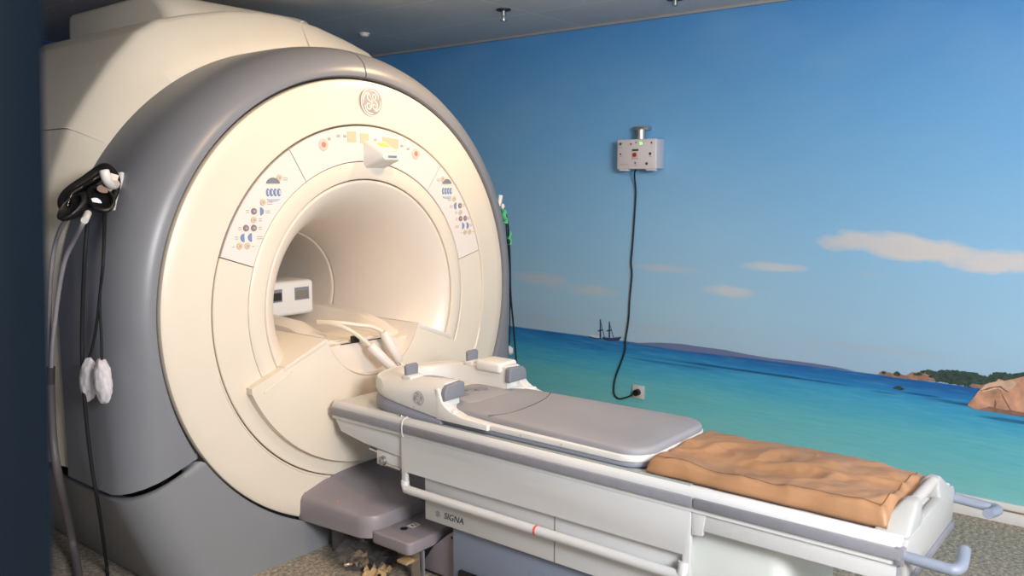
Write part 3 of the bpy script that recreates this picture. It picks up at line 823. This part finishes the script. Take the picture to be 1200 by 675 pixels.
# foot end board: two cheeks, round grip and an open slot
eb = []
hb = []
endw = mat('end_white', (178, 177, 175), .45); endw2 = mat('grip_white', (192, 186, 180), .45)
endb = prism('end_board', [(-.262, .53), (.262, .53), (.272, .56), (.272, .655), (.262, .668), (-.262, .668), (-.272, .655), (-.272, .56)], 'y', -2.432, -2.412, endw, T, .006)
def hexa(name, a, b_, m, parent, bev):
    bm = bmesh.new()
    V0 = [bm.verts.new(p) for p in a]; V1 = [bm.verts.new(p) for p in b_]
    bm.faces.new(V0); bm.faces.new(V1)
    for k in range(4): bm.faces.new([V0[k], V0[(k+1) % 4], V1[(k+1) % 4], V1[k]])
    bmesh.ops.recalc_face_normals(bm, faces=bm.faces)
    bmesh.ops.bevel(bm, geom=list(bm.edges), offset=bev, segments=3, affect='EDGES', profile=.5)
    return finish(bm, name, m, parent, 40)
for s in (-1, 1):
    hexa('end_cheek', [(s*.262, -2.335, .672), (s*.10, -2.335, .672), (s*.10, -2.430, .660), (s*.262, -2.430, .660)],
         [(s*.135, -2.384, .734), (s*.092, -2.384, .734), (s*.092, -2.420, .734), (s*.135, -2.420, .734)], endw, endb, .010)
box('end_sill', -.12, .12, -2.43, -2.404, .664, .676, endw, endb, .006)
tube('grip', [(-.10, -2.403, .720), (.10, -2.403, .720)], .0165, endw2, endb, 16, False)
box('end_bumper', -W+.02, W-.02, -2.440, -2.430, .535, .56, bumper, endb, .004)
box('end_leg', -.278, -.25, -2.416, -2.39, .50, .60, bumper, T, .004)
# foot pedal with stickers, and its latch bracket
fp = prism('foot_pedal', rrect(-.34, .0, -.63, -.40, .025), 'z', .135, .188, dockgr, T, .009, 3)
c = at(478, 613, 'z', .188)
disc_on('sticker', (c.x-.022, c.y+.0, .1882), (0, 0.001, 1), .018, .0006, black, fp, 20) if False else None
def flat_disc(name, c, r, m, parent):
    bm = bmesh.new(); bmesh.ops.create_cone(bm, cap_ends=True, segments=22, radius1=r, radius2=r, depth=.001)
    for v in bm.verts: v.co += Vector(c)
    return finish(bm, name, m, parent, 40)
c = at(473.5, 619.5, 'z', .188); flat_disc('sticker', (c.x, c.y, .1886), .016, black, fp)
c = at(485, 615.5, 'z', .188)
st = box('sticker', c.x-.024, c.x+.024, c.y-.017, c.y+.017, .1878, .1890, offw, fp, 0, smooth=0); st['label'] = 'white square sticker with dark marks'
for (dx, dy, w, h) in ((-.008, .003, .010, .012), (.006, -.006, .012, .008), (.012, .008, .008, .006), (-.014, -.009, .008, .006)):
    box('sticker_mark', c.x+dx-w/2, c.x+dx+w/2, c.y+dy-h/2, c.y+dy+h/2, .1888, .1893, txtM, st, 0, smooth=0)
box('pedal_arm', -.12, .1, -.72, -.50, .10, .16, dockgr, T, .01)
bkt = box('latch_bracket', -.315, -.275, -.585, -.53, .118, .134, brass, T, .003)
box('latch_plate', -.33, -.27, -.60, -.545, .088, .10, paper, bkt, .002)
flat_disc('latch_screw', (-.292, -.575, .137), .012, chrome, bkt)
box('latch_post', -.285, -.272, -.63, -.58, .0, .135, chrome, bkt, .002)
box('latch_post', -.262, -.255, -.63, -.60, .0, .135, padgrey, bkt, .002)

# ================================================================== COIL MATTRESS
K = empty('spine_coil', (0, -1.0, .675), 'grey padded spine coil mat in a white tray with raised head end', 'coil mattress')
def tray(y0, y1, hw, r): return rrect(-hw, hw, y0, y1, r, 8)
prism('base_tray', tray(-1.622, -.60, .247, .10), 'z', .6755, .692, traygr, K, .004)
sidep = prism('side_shell', tray(-1.626, -.62, .250, .105), 'z', .692, .716, white, K, .005, 3)
for yy in (-.87, -.98, -1.12, -1.3):
    plate_on('side_mark', (-.2525, yy, .704), (-1, 0, 0), .003, .009, .0006, mark, sidep)
# pad, slightly crowned, cut with a curved crease
rows = []
outl_ = []
for (x, y) in tray(-1.622, -.69, .244, .10):
    k = max(0, min(1, (y+.98)/.29))
    outl_.append((x, y)) if abs(x) < .1 else outl_.append((x*(1-.24*k*k), y))
cx0, cy0 = 0, -1.18
def sc(p, k): return (cx0+(p[0]-cx0)*k, cy0+(p[1]-cy0)*(1-(1-k)*.6))
for k, z in ((1.0, .715), (1.002, .722), (.996, .731), (.98, .737), (.94, .740), (.7, .742), (.4, .742), (.1, .742)):
    rows.append([(*sc(p, k), z) for p in outl_])
bm, V = grid_bm(rows, closed_u=True); bm.faces.new(V[-1])
pad = finish(bm, 'mat', matgrey, K, 60)
cr = smooth_path([(-.225, -.945, .7402), (-.16, -.982, .7412), (-.1, -.988, .742), (0, -.982, .7425), (.1, -.962, .742), (.17, -.935, .7412), (.222, -.905, .740)], 6)
finish(tube_bm(cr, .0022, 6), 'mat_crease', mat('crease_grey', (92, 90, 94), .7), pad, 60)
# raised head shell: horseshoe wall
def horseshoe(zb, zt, hw_out, hw_in, name, m, topshape=True, yend=-.728):
    cy = -.47; path = []
    
    sections = []
    def sec(ax, ay, nx, ny):     # ax,ay centre-line origin, n outward
        pass
    pts = []
    for y in (yend, yend+.01, -.68, -.62, -.57, -.52): pts.append((0, y, -1, 0))
    for i in range(1, 24):
        a = PI-PI*i/24; pts.append((0, cy, math.cos(a), math.sin(a)))
    for y in (-.52, -.57, -.62, -.68, yend+.01, yend): pts.append((0, y, 1, 0))
    rows = []
    for i, (ox, oy, nx, ny) in enumerate(pts):
        O = lambda r: (ox+nx*r, oy+ny*r)
        yy = O(hw_out)[1]
        b_, t_ = zb(yy), zt(yy)
        bulge = .0
        row = [(*O(hw_in+.01), b_), (*O(hw_out-.002), b_), (*O(hw_out), b_+.004), (*O(hw_out), t_-.05 if t_-b_ > .07 else (b_+t_)/2), (*O(hw_out-.006), t_-.032 if t_-b_ > .07 else t_-.004)]
        if topshape: row += [(*O(hw_out-.030), t_-.008), (*O(hw_out-.046), t_), (*O(hw_in+.012), t_), (*O(hw_in+.003), t_-.006), (*O(hw_in), t_-.02), (*O(hw_in), b_)]
        else: row += [(*O(hw_out-.01), t_), (*O(hw_in+.01), t_), (*O(hw_in), t_-.004), (*O(hw_in), b_+.002)]
        rows.append(row)
    bm, V = grid_bm(rows, closed_u=True); bm.faces.new(V[0]); bm.faces.new(V[-1])
    return finish(bm, name, m, K, 40)
zb_ = lambda y: .694+.062*max(0, min(1, (y+.80)/.55))**1.25
zt_ = lambda y: .836-.040*max(0, min(1, (y+.70)/.45))
hs = horseshoe(zb_, zt_, .265, .150, 'head_shell', white)
horseshoe(lambda y: .6755, lambda y: zb_(y)+.001, .264, .12, 'head_base', traygr, False, -.73)
prism('head_floor', rrect(-.2, .2, -.72, -.27, .12, 8), 'z', .70, .735, white, K, .004)
for s in (-1, 1):
    # white cheek that sweeps from the shoulder down to the side rail
    sw = [(-.71, .694), (-.71, .815), (-.722, .812), (-.731, .79), (-.739, .768), (-.755, .752), (-.785, .736), (-.84, .722), (-.97, .7165), (-.97, .694)]
    prism('shoulder_sweep', sw, 'x', s*.2655, s*.215, white, K, .004)
    prism('shoulder_foot', [(s*.262, -.69), (s*.262, -.80), (s*.24, -.80), (s*.205, -.765), (s*.17, -.735), (s*.14, -.725), (s*.14, -.69)], 'z', .70, .7405, white, K, .006)
    # grey shoulder pad
    poly = [(s*.256, .768), (s*.256, .795), (s*.250, .812), (s*.236, .826), (s*.155, .832), (s*.142, .826), (s*.138, .774), (s*.142, .768)]
    prism('shoulder_pad', poly, 'y', -.752, -.724, padgrey, K, .006, 3)
    poly2 = [(s*.235, .752), (s*.235, .782), (s*.222, .797), (s*.17, .80), (s*.165, .795), (s*.165, .752)]
    # latch lever standing on the shoulder
    lv = prism('latch_lever', [(s*.220, .822), (s*.222, .866), (s*.212, .874), (s*.160, .874), (s*.152, .866), (s*.154, .822)], 'y', -.505, -.490, padgrey, K, .004)
    box('latch_hinge', s*.225, s*.150, -.53, -.48, .812, .830, white, K, .004)
    tube('cable_port', [(s*.06, -.66, .738), (s*.06, -.66, .748)], .03, padgrey, K, 18, False)
box('shoulder_block', .135, .258, -.70, -.56, .80, .846, white, K, .014, 3)
tg = rrect(-.135, .135, -.78, -.56, .05, 6)
prism('mat_tongue', tg, 'z', .73, .744, matgrey, K, .004)
blob('neck_connector', (-.085, -.62, .785), (.035, .03, .025), padgrey, K, .1, 3)
for (y, z) in ((-.57, .748), (-.63, .748)):
    tube('connector_ring', [(.02, y, .743), (.02, y, .75)], .024, padgrey, K, 18, False)
le = disc_on('emblem_disc', (-.2652, -.615, .762), (-1, 0, 0), .030, .0012, MATS['logo_grey'], hs, 30)
monogram('emblem_mark', (-.2666, -.615, .762), (-1, 0, 0), .0285, white, le, .0008)
plate_on('side_mark', (-.2655, -.59, .722), (-1, 0, 0), .003, .010, .0006, mark, hs)

# cables with stout white ends leading from the bridge to the coil
def coil_cable(label, pts, a, b_, tail):
    t = empty('coil_cable', b_, label, 'cable', 'coil cables at the bore')
    tube('cable', pts+[a], .010, cream, t, 10)
    ax = (Vector(b_)-Vector(a)).normalized()
    P = [Vector(a), Vector(a)+ax*.006, Vector(b_)-ax*.006, Vector(b_)]
    finish(tube_bm(P, [.016, .0225, .0225, .018], 16), 'cable_trap', offw, t, 50)
    tube('cable_tail', [b_]+tail, .008, cream, t, 8)
    return t
coil_cable('white cable ending in a thick sleeve, the nearer and lower of the two', [(-.20, .08, .985), (-.18, .0, .985), (-.15, -.06, .965), (-.10, -.085, .925)], (-.062, -.105, .885), (.055, -.155, .748), [(.07, -.18, .74), (.06, -.24, .75)])
coil_cable('white cable looping right to an upright thick sleeve, the farther of the two', [(-.19, .10, .985), (-.12, .03, .98), (-.05, -.02, .965), (.0, -.05, .955)], (.035, -.09, .93), (.100, -.125, .788), [(.115, -.14, .76), (.10, -.2, .745), (.06, -.25, .755)])

# ================================================================== TAN PAD
rows = []
nx, ny = 70, 110
x0, x1, y0, y1 = -.248, .185, -2.372, -1.632
def padz(u, v):
    # u across (0 near, 1 far), v along (0 foot, 1 head)
    x = x0+(x1-x0)*u; y = y0+(y1-y0)*v
    z = .046+.006*math.sin(3.1*v+.6)+.016*u*(v**2)+.010*(1-u)*(v**6)
    z += .016*noise.noise(Vector((x*5, y*3.2, 1.3)))+.010*noise.noise(Vector((x*9+y*7, y*5-x*6, 4.)))
    fold = abs(noise.noise(Vector((x*4.5+y*3.5, y*2.2-x*5, 9.))))
    z += .010*(1-min(1, fold*5))*(.3+.7*(1-abs(2*u-1)))
    z += .006*(.5-min(.5, abs(noise.noise(Vector((x*8-y*9, y*4+x*12, 21.))))*3))*(1-abs(2*u-1))
    z += .0035*noise.noise(Vector((x*26, y*22, 3.)))
    z -= .018*math.exp(-((u-.35)/.22)**2-((v-.62)/.3)**2)
    return z
rows = []
for j in range(ny+1):
    v = j/ny; row = []
    for i in range(nx+1):
        u = i/nx
        d = min(u, 1-u)*(x1-x0); d2 = min(v, 1-v)*(y1-y0)
        k = 1.; R = .028
        for q in (d, d2):
            if q < R: k *= math.sqrt(max(0, 1-(1-q/R)**2))*.62+.38
        wob_ = .006*noise.noise(Vector((v*9, u*5, 2)))
        x = x0+(x1-x0)*u+wob_*(1 if u > .5 else -1)*abs(2*u-1); y = y0+(y1-y0)*v+.008*noise.noise(Vector((u*6, 0, v*3+5)))*abs(2*v-1)+.012*(u-.5)*(2*v-1)*0
        row.append((x, y, .676+padz(u, v)*k))
    rows.append(row)
bm, V = grid_bm(rows)
bot = {}
edge = [V[0][i] for i in range(nx+1)]+[V[j][nx] for j in range(1, ny+1)]+[V[ny][i] for i in range(nx-1, -1, -1)]+[V[j][0] for j in range(ny-1, 0, -1)]
low = [bm.verts.new((v_.co.x*.99+.0, v_.co.y, .6755)) for v_ in edge]
mid = [bm.verts.new((v_.co.x+(.006 if v_.co.x > 0 else -.004)*(1 if abs(v_.co.x) > .15 else 0), v_.co.y, .676+.011)) for v_ in edge]
n = len(edge)
for i in range(n):
    j = (i+1) % n
    bm.faces.new([edge[i], edge[j], mid[j], mid[i]]); bm.faces.new([mid[i], mid[j], low[j], low[i]])
bm.faces.new(low)
pd = finish(bm, 'leather_pad', brown, None, 70)
tag(pd, 'creased tan leather pad lying on the foot end of the table', 'pad')
def top_z(u, v): return .676+padz(u, v)+.0005
sm_ = smooth_path([(x0+(x1-x0)*.075, y0+(y1-y0)*v, top_z(.075, v)) for v in [i/30 for i in range(1, 30)]], 2)
finish(tube_bm(sm_, .0013, 6), 'seam', seamM, pd, 60)
sm_ = smooth_path([(x0+(x1-x0)*u, y0+(y1-y0)*.035, top_z(u, .035)) for u in [i/20 for i in range(1, 20)]], 2)
finish(tube_bm(sm_, .0013, 6), 'seam', seamM, pd, 60)

# ================================================================== WALL BOX, CORD, OUTLET
y0, y1, zb0, zb1 = -.468, -.204, 1.696, 1.860
WB = empty('wall_control_box', (WX, -.336, 1.69), 'beige control box with green light mounted high on the mural wall', 'control box')
box('housing_back', WX-.070, WX, y0-.005, y1, zb0-.004, zb1+.004, boxs, WB, .005)
lid = box('lid', WX-.090, WX-.068, y0, y1+.004, zb0-.006, zb1+.006, boxw, WB, .008, 3)
plate = box('front_plate', WX-.093, WX-.089, y0+.018, y1-.006, zb0+.012, zb1-.012, boxw, lid, .002)
XF = WX-.0932
def wp(u, v): return at(u, v, 'x', XF)
sx, sy = 90/759, 80/675
for (cx_, cy_, m, r) in ((145, 285, greend, .0085), (438, 380, greend, .0085), (403, 478, greend, .0085), (347, 278, ledM, .0085), (298, 270, gap, .004), (248, 285, gap, .005), (452, 272, gap, .005), (145, 385, gap, .005), (290, 472, gap, .005)):
    disc_on('indicator' if m is not gap else 'screw', wp(710+cx_*sx, 135+cy_*sy), (-1, 0, 0), r, .003, m, plate, 14)
c = wp(710+285*sx, 135+392*sy)
pl = plate_on('label', c, (-1, 0, 0), .042, .040, .001, mat('label_pink', (206, 178, 172), .5), plate)
disc_on('red_button', c+Vector((-.001, 0, 0)), (-1, 0, 0), .013, .006, redD, plate, 18)
for (dx, dz, w, h) in ((0, .028, .045, .012), (0, -.022, .044, .005)):
    plate_on('legend', c+Vector((0, dx-.003, dz)), (-1, 0, 0), w, h, .0008, greend if h > .01 else mark, plate)
for (cx_, cy_, w) in ((150, 318, .020), (147, 408, .014), (438, 408, .016), (180, 485, .055), (292, 495, .02), (348, 300, .014), (248, 300, .006)):
    plate_on('legend', wp(710+cx_*sx, 135+cy_*sy), (-1, 0, 0), w, .004, .0008, mark, plate)
bm = multi_box('mounting_foot', [(WX-.085, WX-.05, y1-.07, y1-.01, zb0-.016, zb0-.002, .003), (WX-.085, WX-.05, y0+.01, y0+.07, zb0-.016, zb0-.002, .003)], boxw, WB)
tube('conduit', [(WX-.045, -.338, zb1), (WX-.045, -.338, zb1+.062)], .030, mat('satin_steel', (190, 188, 188), .42, metal=1), WB, 22, False)
box('conduit_clamp', WX-.05, WX, -.385, -.285, zb1+.060, zb1+.082, MATS['satin_steel'], WB, .003)
# cord
CD = empty('power_cord', (WX-.02, -.32, .3), 'thin black cord hanging from the wall box down to the outlet', 'cord')
pts = [(WX-.07, at(746, 198, 'x', WX-.07).y, zb0)]
for (u, v) in ((746.5, 205), (745, 225), (743, 262), (741, 290), (739.5, 308), (740.5, 322), (738, 350), (736.5, 375), (733, 398), (732.5, 410), (728, 424), (722, 440), (719.5, 452), (720, 462), (725, 467), (733, 466), (741, 462.5)):
    p = at(u, v, 'x', WX-.012); pts.append((WX-.012-(.03 if v < 215 else 0), p.y, p.z))
oc = at(747.5, 459.5, 'x', WX-.012)
pts.append((WX-.03, oc.y+.02, oc.z+.002)); pts.append((WX-.035, oc.y, oc.z+.001))
tube('cord', pts, .0052, cordM, CD, 8, True, 6)
pg = disc_on('plug', (WX-.010, oc.y, oc.z), (-1, 0, 0), .021, .03, black, CD, 20)
OU = empty('wall_outlet', (WX, oc.y, oc.z), 'square grey wall outlet holding the black plug', 'wall outlet')
box('outlet_plate', WX-.010, WX, oc.y-.042, oc.y+.042, oc.z-.042, oc.z+.042, outl, OU, .003)
disc_on('outlet_well', (WX-.0101, oc.y, oc.z), (-1, 0, 0), .028, .0012, MATS['outlet_grey'], OU, 24)

# ================================================================== CEILING FITTINGS
def lathe_z(name, c, prof, m, parent, n=24):
    rows = [[(c[0]+r*math.cos(2*PI*k/n), c[1]+r*math.sin(2*PI*k/n), c[2]+z) for k in range(n)] for r, z in prof]
    bm, V = grid_bm(rows, closed_u=True)
    if prof[-1][0] > 0: bm.faces.new(V[-1])
    return finish(bm, name, m, parent, 40)
c = at(590, 11, 'z', CZ)
sp_ = empty('sprinkler', (c.x, c.y, CZ), 'small chrome sprinkler head with a dark collar on the ceiling', 'sprinkler')
lathe_z('collar', (c.x, c.y, CZ), [(.042, 0), (.042, -.006), (.030, -.010)], black, sp_)
lathe_z('sprinkler_body', (c.x, c.y, CZ), [(.014, -.008), (.014, -.034), (.010, -.038), (.008, -.058), (.018, -.060), (.018, -.064)], chrome, sp_)
c = at(427, 39, 'z', CZ)
sd = empty('smoke_detector', (c.x, c.y, CZ), 'small pale round detector on the ceiling above the scanner', 'detector')
lathe_z('detector_base', (c.x, c.y, CZ), [(.036, 0), (.036, -.008)], boxw, sd)
lathe_z('detector_cap', (c.x, c.y, CZ), [(.030, -.008), (.028, -.018), (.016, -.024)], boxw, sd)
c = at(791, -1.5, 'z', CZ)
dl = empty('ceiling_fitting', (c.x, c.y, CZ), 'black ceiling fitting at the top edge above the mural', 'ceiling fitting')
lathe_z('fitting_rim', (c.x, c.y, CZ), [(.045, 0), (.045, -.006), (.03, -.010)], black, dl)
lathe_z('fitting_body', (c.x, c.y, CZ), [(.016, -.008), (.016, -.034), (.008, -.04)], chrome, dl)
c = at(905, -1.0, 'z', CZ)

# ================================================================== HEADPHONES AND HANGING THINGS (left flank)
H = empty('headphones', (-1.15, .27, 1.45), 'black headphones hanging from the white hook on the collar', 'headphones')
hb_pts = [at(82, 250, 'y', .17), at(76, 240, 'y', .20), at(80, 230, 'y', .22), at(90, 221, 'y', .235), at(102, 213, 'y', .24), at(114, 204, 'y', .24), at(123, 199, 'y', .22), at(130, 204, 'y', .20), at(134, 213, 'y', .18), at(133, 225, 'y', .16), at(127, 238, 'y', .14)]
P = smooth_path(hb_pts, 6)
finish(tube_bm(P, [.026]*len(P), 12, flat=.6), 'headband', black, H, 60)
P2 = smooth_path([at(78, 242, 'y', .16), at(84, 227, 'y', .17), at(97, 219, 'y', .17), at(108, 212, 'y', .18), at(118, 205, 'y', .18)], 6)
finish(tube_bm(P2, [.012]*len(P2), 10), 'inner_band', blackgl, H, 60)
def cup(name, c, nrm, r, dep, sq=1.15, tilt=0.):
    nrm = Vector(nrm).normalized(); a = Vector((0, 0, 1)); a = (a-nrm*a.z).normalized(); b2 = a.cross(nrm)
    a, b2 = a*math.cos(tilt)+b2*math.sin(tilt), b2*math.cos(tilt)-a*math.sin(tilt)
    rows = []
    for (rr, d) in ((.02, -.5), (.75, -.5), (.95, -.35), (1., 0), (.98, .25), (.90, .45), (.78, .52), (.68, .42), (.60, .12), (.3, .06), (.02, .06)):
        rows.append([Vector(c)+nrm*d*dep+(a*math.cos(2*PI*k/28)*sq+b2*math.sin(2*PI*k/28))*r*rr for k in range(28)])
    bm, V = grid_bm(rows, closed_u=True); bm.faces.new(V[0]); bm.faces.new(V[-1])
    return finish(bm, name, black, H, 50)
cup('ear_cup', at(90, 241, 'y', .14), (-.85, -.45, -.05), .060, .07, 1.25, .5)
nrm_ = Vector((-.30, -.92, .12)).normalized()
c1 = at(117, 233, 'y', .12)
e2 = cup('ear_cup', c1, (-.30, -.92, .12), .064, .07, 1.2, -.25)
disc_on('cup_boss', c1+nrm_*.004+Vector((-.02, 0, -.02)), nrm_, .024, .012, blackgl, e2, 20)
disc_on('cup_badge', c1+nrm_*.006+Vector((.018, 0, .035)), nrm_, .028, .006, mat('bronze', (70, 48, 30), .4, metal=.5), e2, 16, 0, 360, .6)
plate_on('band_label', at(131.5, 213, 'y', .155), (-.45, -.85, .15), .032, .058, .004, offw, H, -.3)
# grey air tubes
def xa(u, v, x=-1.20): return at(u, v, 'x', x)
tA = [at(78, 256, 'y', .14), xa(70, 270, -1.22), xa(64, 290), xa(60, 320), xa(58, 360), xa(57.5, 400), xa(59, 432)]
tB = [at(103, 251, 'y', .09), xa(97, 262, -1.22), xa(86, 283), xa(76, 305), xa(69, 340), xa(64, 380), xa(61, 410), xa(60, 432)]
tube('air_tube', tA, .0085, tubegr, H, 8); tube('air_tube', tB, .0085, tubegr, H, 8)
tube('tube_tip', [at(103, 250, 'y', .09), xa(99, 258.5, -1.22)], .0125, white, H, 10, False)
tube('tube_clamp', [xa(59.5, 430), xa(59, 452)], .016, mat('clamp_dark', (70, 64, 66), .5), H, 10, False)
hose = [xa(59, 450), xa(60, 480), xa(62, 515), xa(66, 545), xa(72, 575, -1.16), xa(79, 605, -1.10), xa(86, 640, -1.06)]
q = at(93, 680, 'z', .012); hose += [q, at(97, 720, 'z', .012)]
tube('air_hose', hose, .0165, hosegr, H, 10)
# black lead from the headphones down to the floor
ld = [at(104, 250, 'y', .16), xa(100, 290, -1.19), xa(97.5, 340, -1.19), xa(96, 400, -1.19), xa(98, 450, -1.21), xa(102, 500, -1.2), xa(108, 550, -1.18), xa(114, 585, -1.16), xa(120, 625, -1.09)]
ld += [at(125.5, 668, 'z', .012), at(128, 700, 'z', .012)]
LD = tag(tube('signal_lead', ld, .0072, cordM, None, 8), 'thick black lead running down the grey collar to the floor', 'lead')
# two gauze wrapped squeeze bulbs on thin cords
def bulb(label, c, top_pts, seed, tilt):
    t = empty('call_bulb', c-Vector((0, 0, .09)), label, 'call bulb', 'gauze wrapped call bulbs')
    bm = bmesh.new(); bmesh.ops.create_icosphere(bm, subdivisions=4, radius=1)
    for v in bm.verts:
        d = 1+.13*noise.noise(v.co*2.6+Vector((seed, 0, 0)))+.05*noise.noise(v.co*8+Vector((seed, 3, 0)))
        p = Vector((v.co.x*.030*d, v.co.y*.038*d, v.co.z*.080*d)); p.y += tilt*p.z
        v.co = p+c
    finish(bm, 'bulb', cloth, t, 80)
    tube('cord', top_pts+[c+Vector((0, 0, .07))], .005, cordM, t, 8)
bulb('gauze-wrapped white bulb on a cord, left one of the hanging pair', at(104.5, 445, 'x', -1.19), [at(122, 245, 'y', .22), at(121, 300, 'x', -1.175), at(117, 345, 'x', -1.175), at(111, 395, 'x', -1.18)], 3, -.15)
bulb('gauze-wrapped white bulb on a cord, right one of the hanging pair', at(120.5, 446, 'x', -1.185), [at(124, 246, 'y', .20), at(121, 310, 'x', -1.165), at(117, 350, 'x', -1.17), at(119, 400, 'x', -1.175)], 11, .05)

# ================================================================== RIGHT FLANK
yR = .20
q = empty('taped_cable', at(598, 275, 'y', yR), 'black cable with green tape hanging on the far side of the scanner', 'cable')
tube('cable', [at(590, 243, 'y', yR), at(595, 262, 'y', yR), at(597.5, 300, 'y', yR), at(598.5, 345, 'y', yR), at(602, 385, 'y', yR), at(605, 425, 'y', yR), at(606, 450, 'y', yR), at(607, 490, 'y', yR+.02), Vector((1.40, .2, .02)), Vector((1.42, .5, .012))], .0055, cordM, q, 8)
def tape(p0, p1, w):
    bm = bmesh.new(); a, b2 = Vector(p0), Vector(p1)
    P = [a.lerp(b2, i/6)+Vector((.006*math.sin(i*1.7), 0, 0)) for i in range(7)]
    finish(tube_bm(P, [w*(1+.15*math.sin(i*2.1)) for i in range(7)], 10, flat=.4), 'green_tape', green, q, 50)
tape(at(589.5, 246, 'y', yR-.01), at(592.5, 262, 'y', yR-.01), .018); tape(at(596.5, 271, 'y', yR), at(597.5, 287, 'y', yR), .013)
blob('cable_boot', at(589, 242, 'y', yR-.01), (.012, .012, .018), white, q, .1, 3)
q2 = empty('hanging_bulb', at(597, 412, 'y', yR), 'white wrapped bulb on a black cord at the right flank of the scanner', 'call bulb')
blob('bulb', at(597, 411, 'y', yR), (.022, .022, .026), cloth, q2, .3, 2.2, 5, 3)
tube('cord', [at(592, 250, 'y', yR+.02), at(597, 320, 'y', yR+.02), at(597.5, 380, 'y', yR+.01), at(597, 404, 'y', yR)], .004, cordM, q2, 8)

# ================================================================== CRUMPLED PLASTIC AND PAPER UNDER THE DOCK
def crumple(name, c, s, m, label, cat, seed, amp=.45, sub=4, fr=2.2):
    bm = bmesh.new(); bmesh.ops.create_icosphere(bm, subdivisions=sub, radius=1)
    for v in bm.verts:
        n_ = noise.noise(v.co*fr+Vector((seed, 1, 2))); n2_ = abs(noise.noise(v.co*fr*2.3+Vector((seed, 7, 5))))
        d = 1+amp*n_-amp*.8*n2_
        p = v.co*d
        v.co = Vector((p.x*s[0], p.y*s[1], max(-1, p.z)*s[2]))+Vector(c)
        if v.co.z < .003: v.co.z = .003
    return tag(finish(bm, name, m, None, 25), label, cat)
crumple('plastic_bag', (-.25, -.32, .06), (.15, .12, .08), plast, 'crumpled clear plastic bag lying under the grey docking cover', 'plastic bag', 4, .6)
def scrap(name, c, w, h, yaw, label, seed):
    rows = []
    for j in range(13):
        row = []
        for i in range(17):
            u, v = i/16-.5, j/12-.5
            z = .028+.03*noise.noise(Vector((u*5+seed, v*5, 1)))+.05*abs(noise.noise(Vector((u*3, v*4+seed, 3))))
            x, y = u*w*(1+.2*noise.noise(Vector((v*4, seed, 0)))), v*h*(1+.3*noise.noise(Vector((u*5, seed, 4))))
            row.append((c[0]+x*math.cos(yaw)-y*math.sin(yaw), c[1]+x*math.sin(yaw)+y*math.cos(yaw), max(.003, c[2]+z-.02)))
        rows.append(row)
    bm, _ = grid_bm(rows)
    return tag(finish(bm, name, paper, None, 25), label, 'paper scrap')
scrap('paper_scrap', (-.335, -.30, .01), .10, .08, -.6, 'torn brown paper scrap on the floor, nearer the scanner base', 2)
scrap('paper_scrap', (-.33, -.43, .0), .11, .07, -.9, 'torn brown paper scrap on the floor, nearer the foot pedal', 6)

# ================================================================== LIGHT
def spot(name, loc, target, energy, color, angle, blend, radius):
    l = bpy.data.lights.new(name, 'SPOT'); l.energy = energy; l.color = color; l.spot_size = math.radians(angle); l.spot_blend = blend; l.shadow_soft_size = radius
    o = bpy.data.objects.new(name, l); COL.objects.link(o); o.location = loc
    o.rotation_euler = (Vector(target)-Vector(loc)).to_track_quat('-Z', 'Y').to_euler(); return o
def area(name, loc, target, energy, color, sx, sy):
    l = bpy.data.lights.new(name, 'AREA'); l.energy = energy; l.color = color; l.shape = 'RECTANGLE'; l.size = sx; l.size_y = sy
    o = bpy.data.objects.new(name, l); COL.objects.link(o); o.location = loc
    o.rotation_euler = (Vector(target)-Vector(loc)).to_track_quat('-Z', 'Y').to_euler(); return o
spot('warm_downlight', (-.62, -1.55, 2.54), (.1, 0, 1.0), 57, (1, .66, .38), 110, .6, .035)
spot('warm_downlight', (.60, -.50, 2.54), (.15, .05, 1.3), 46, (1, .70, .40), 130, .8, .06)
spot('warm_downlight', (-.2, -3.4, 2.54), (.4, -2.7, .2), 15, (1, .72, .46), 110, .7, .05)
area('room_light', (-1.8, -4.4, 2.2), (1.2, -.4, 1.1), 165, (.97, .98, 1), 1.2, .8)
w = bpy.data.worlds.new('room_ambient'); bpy.context.scene.world = w; w.use_nodes = True
bg = w.node_tree.nodes['Background']; bg.inputs['Color'].default_value = (.88, .93, 1, 1); bg.inputs['Strength'].default_value = .56

# ================================================================== CAMERA
cd = bpy.data.cameras.new('camera'); co = bpy.data.objects.new('camera', cd); COL.objects.link(co)
co.location = CAM; co.rotation_euler = (PI/2+PITCH, 0, -YAW)
cd.sensor_width = 36; cd.lens = 36*F/1200; cd.clip_start = .02
cd.dof.use_dof = True; cd.dof.focus_distance = 3.6; cd.dof.aperture_fstop = 3.6
bpy.context.scene.camera = co
bpy.context.scene.view_settings.view_transform = 'Standard'
bpy.context.scene.view_settings.look = 'None'
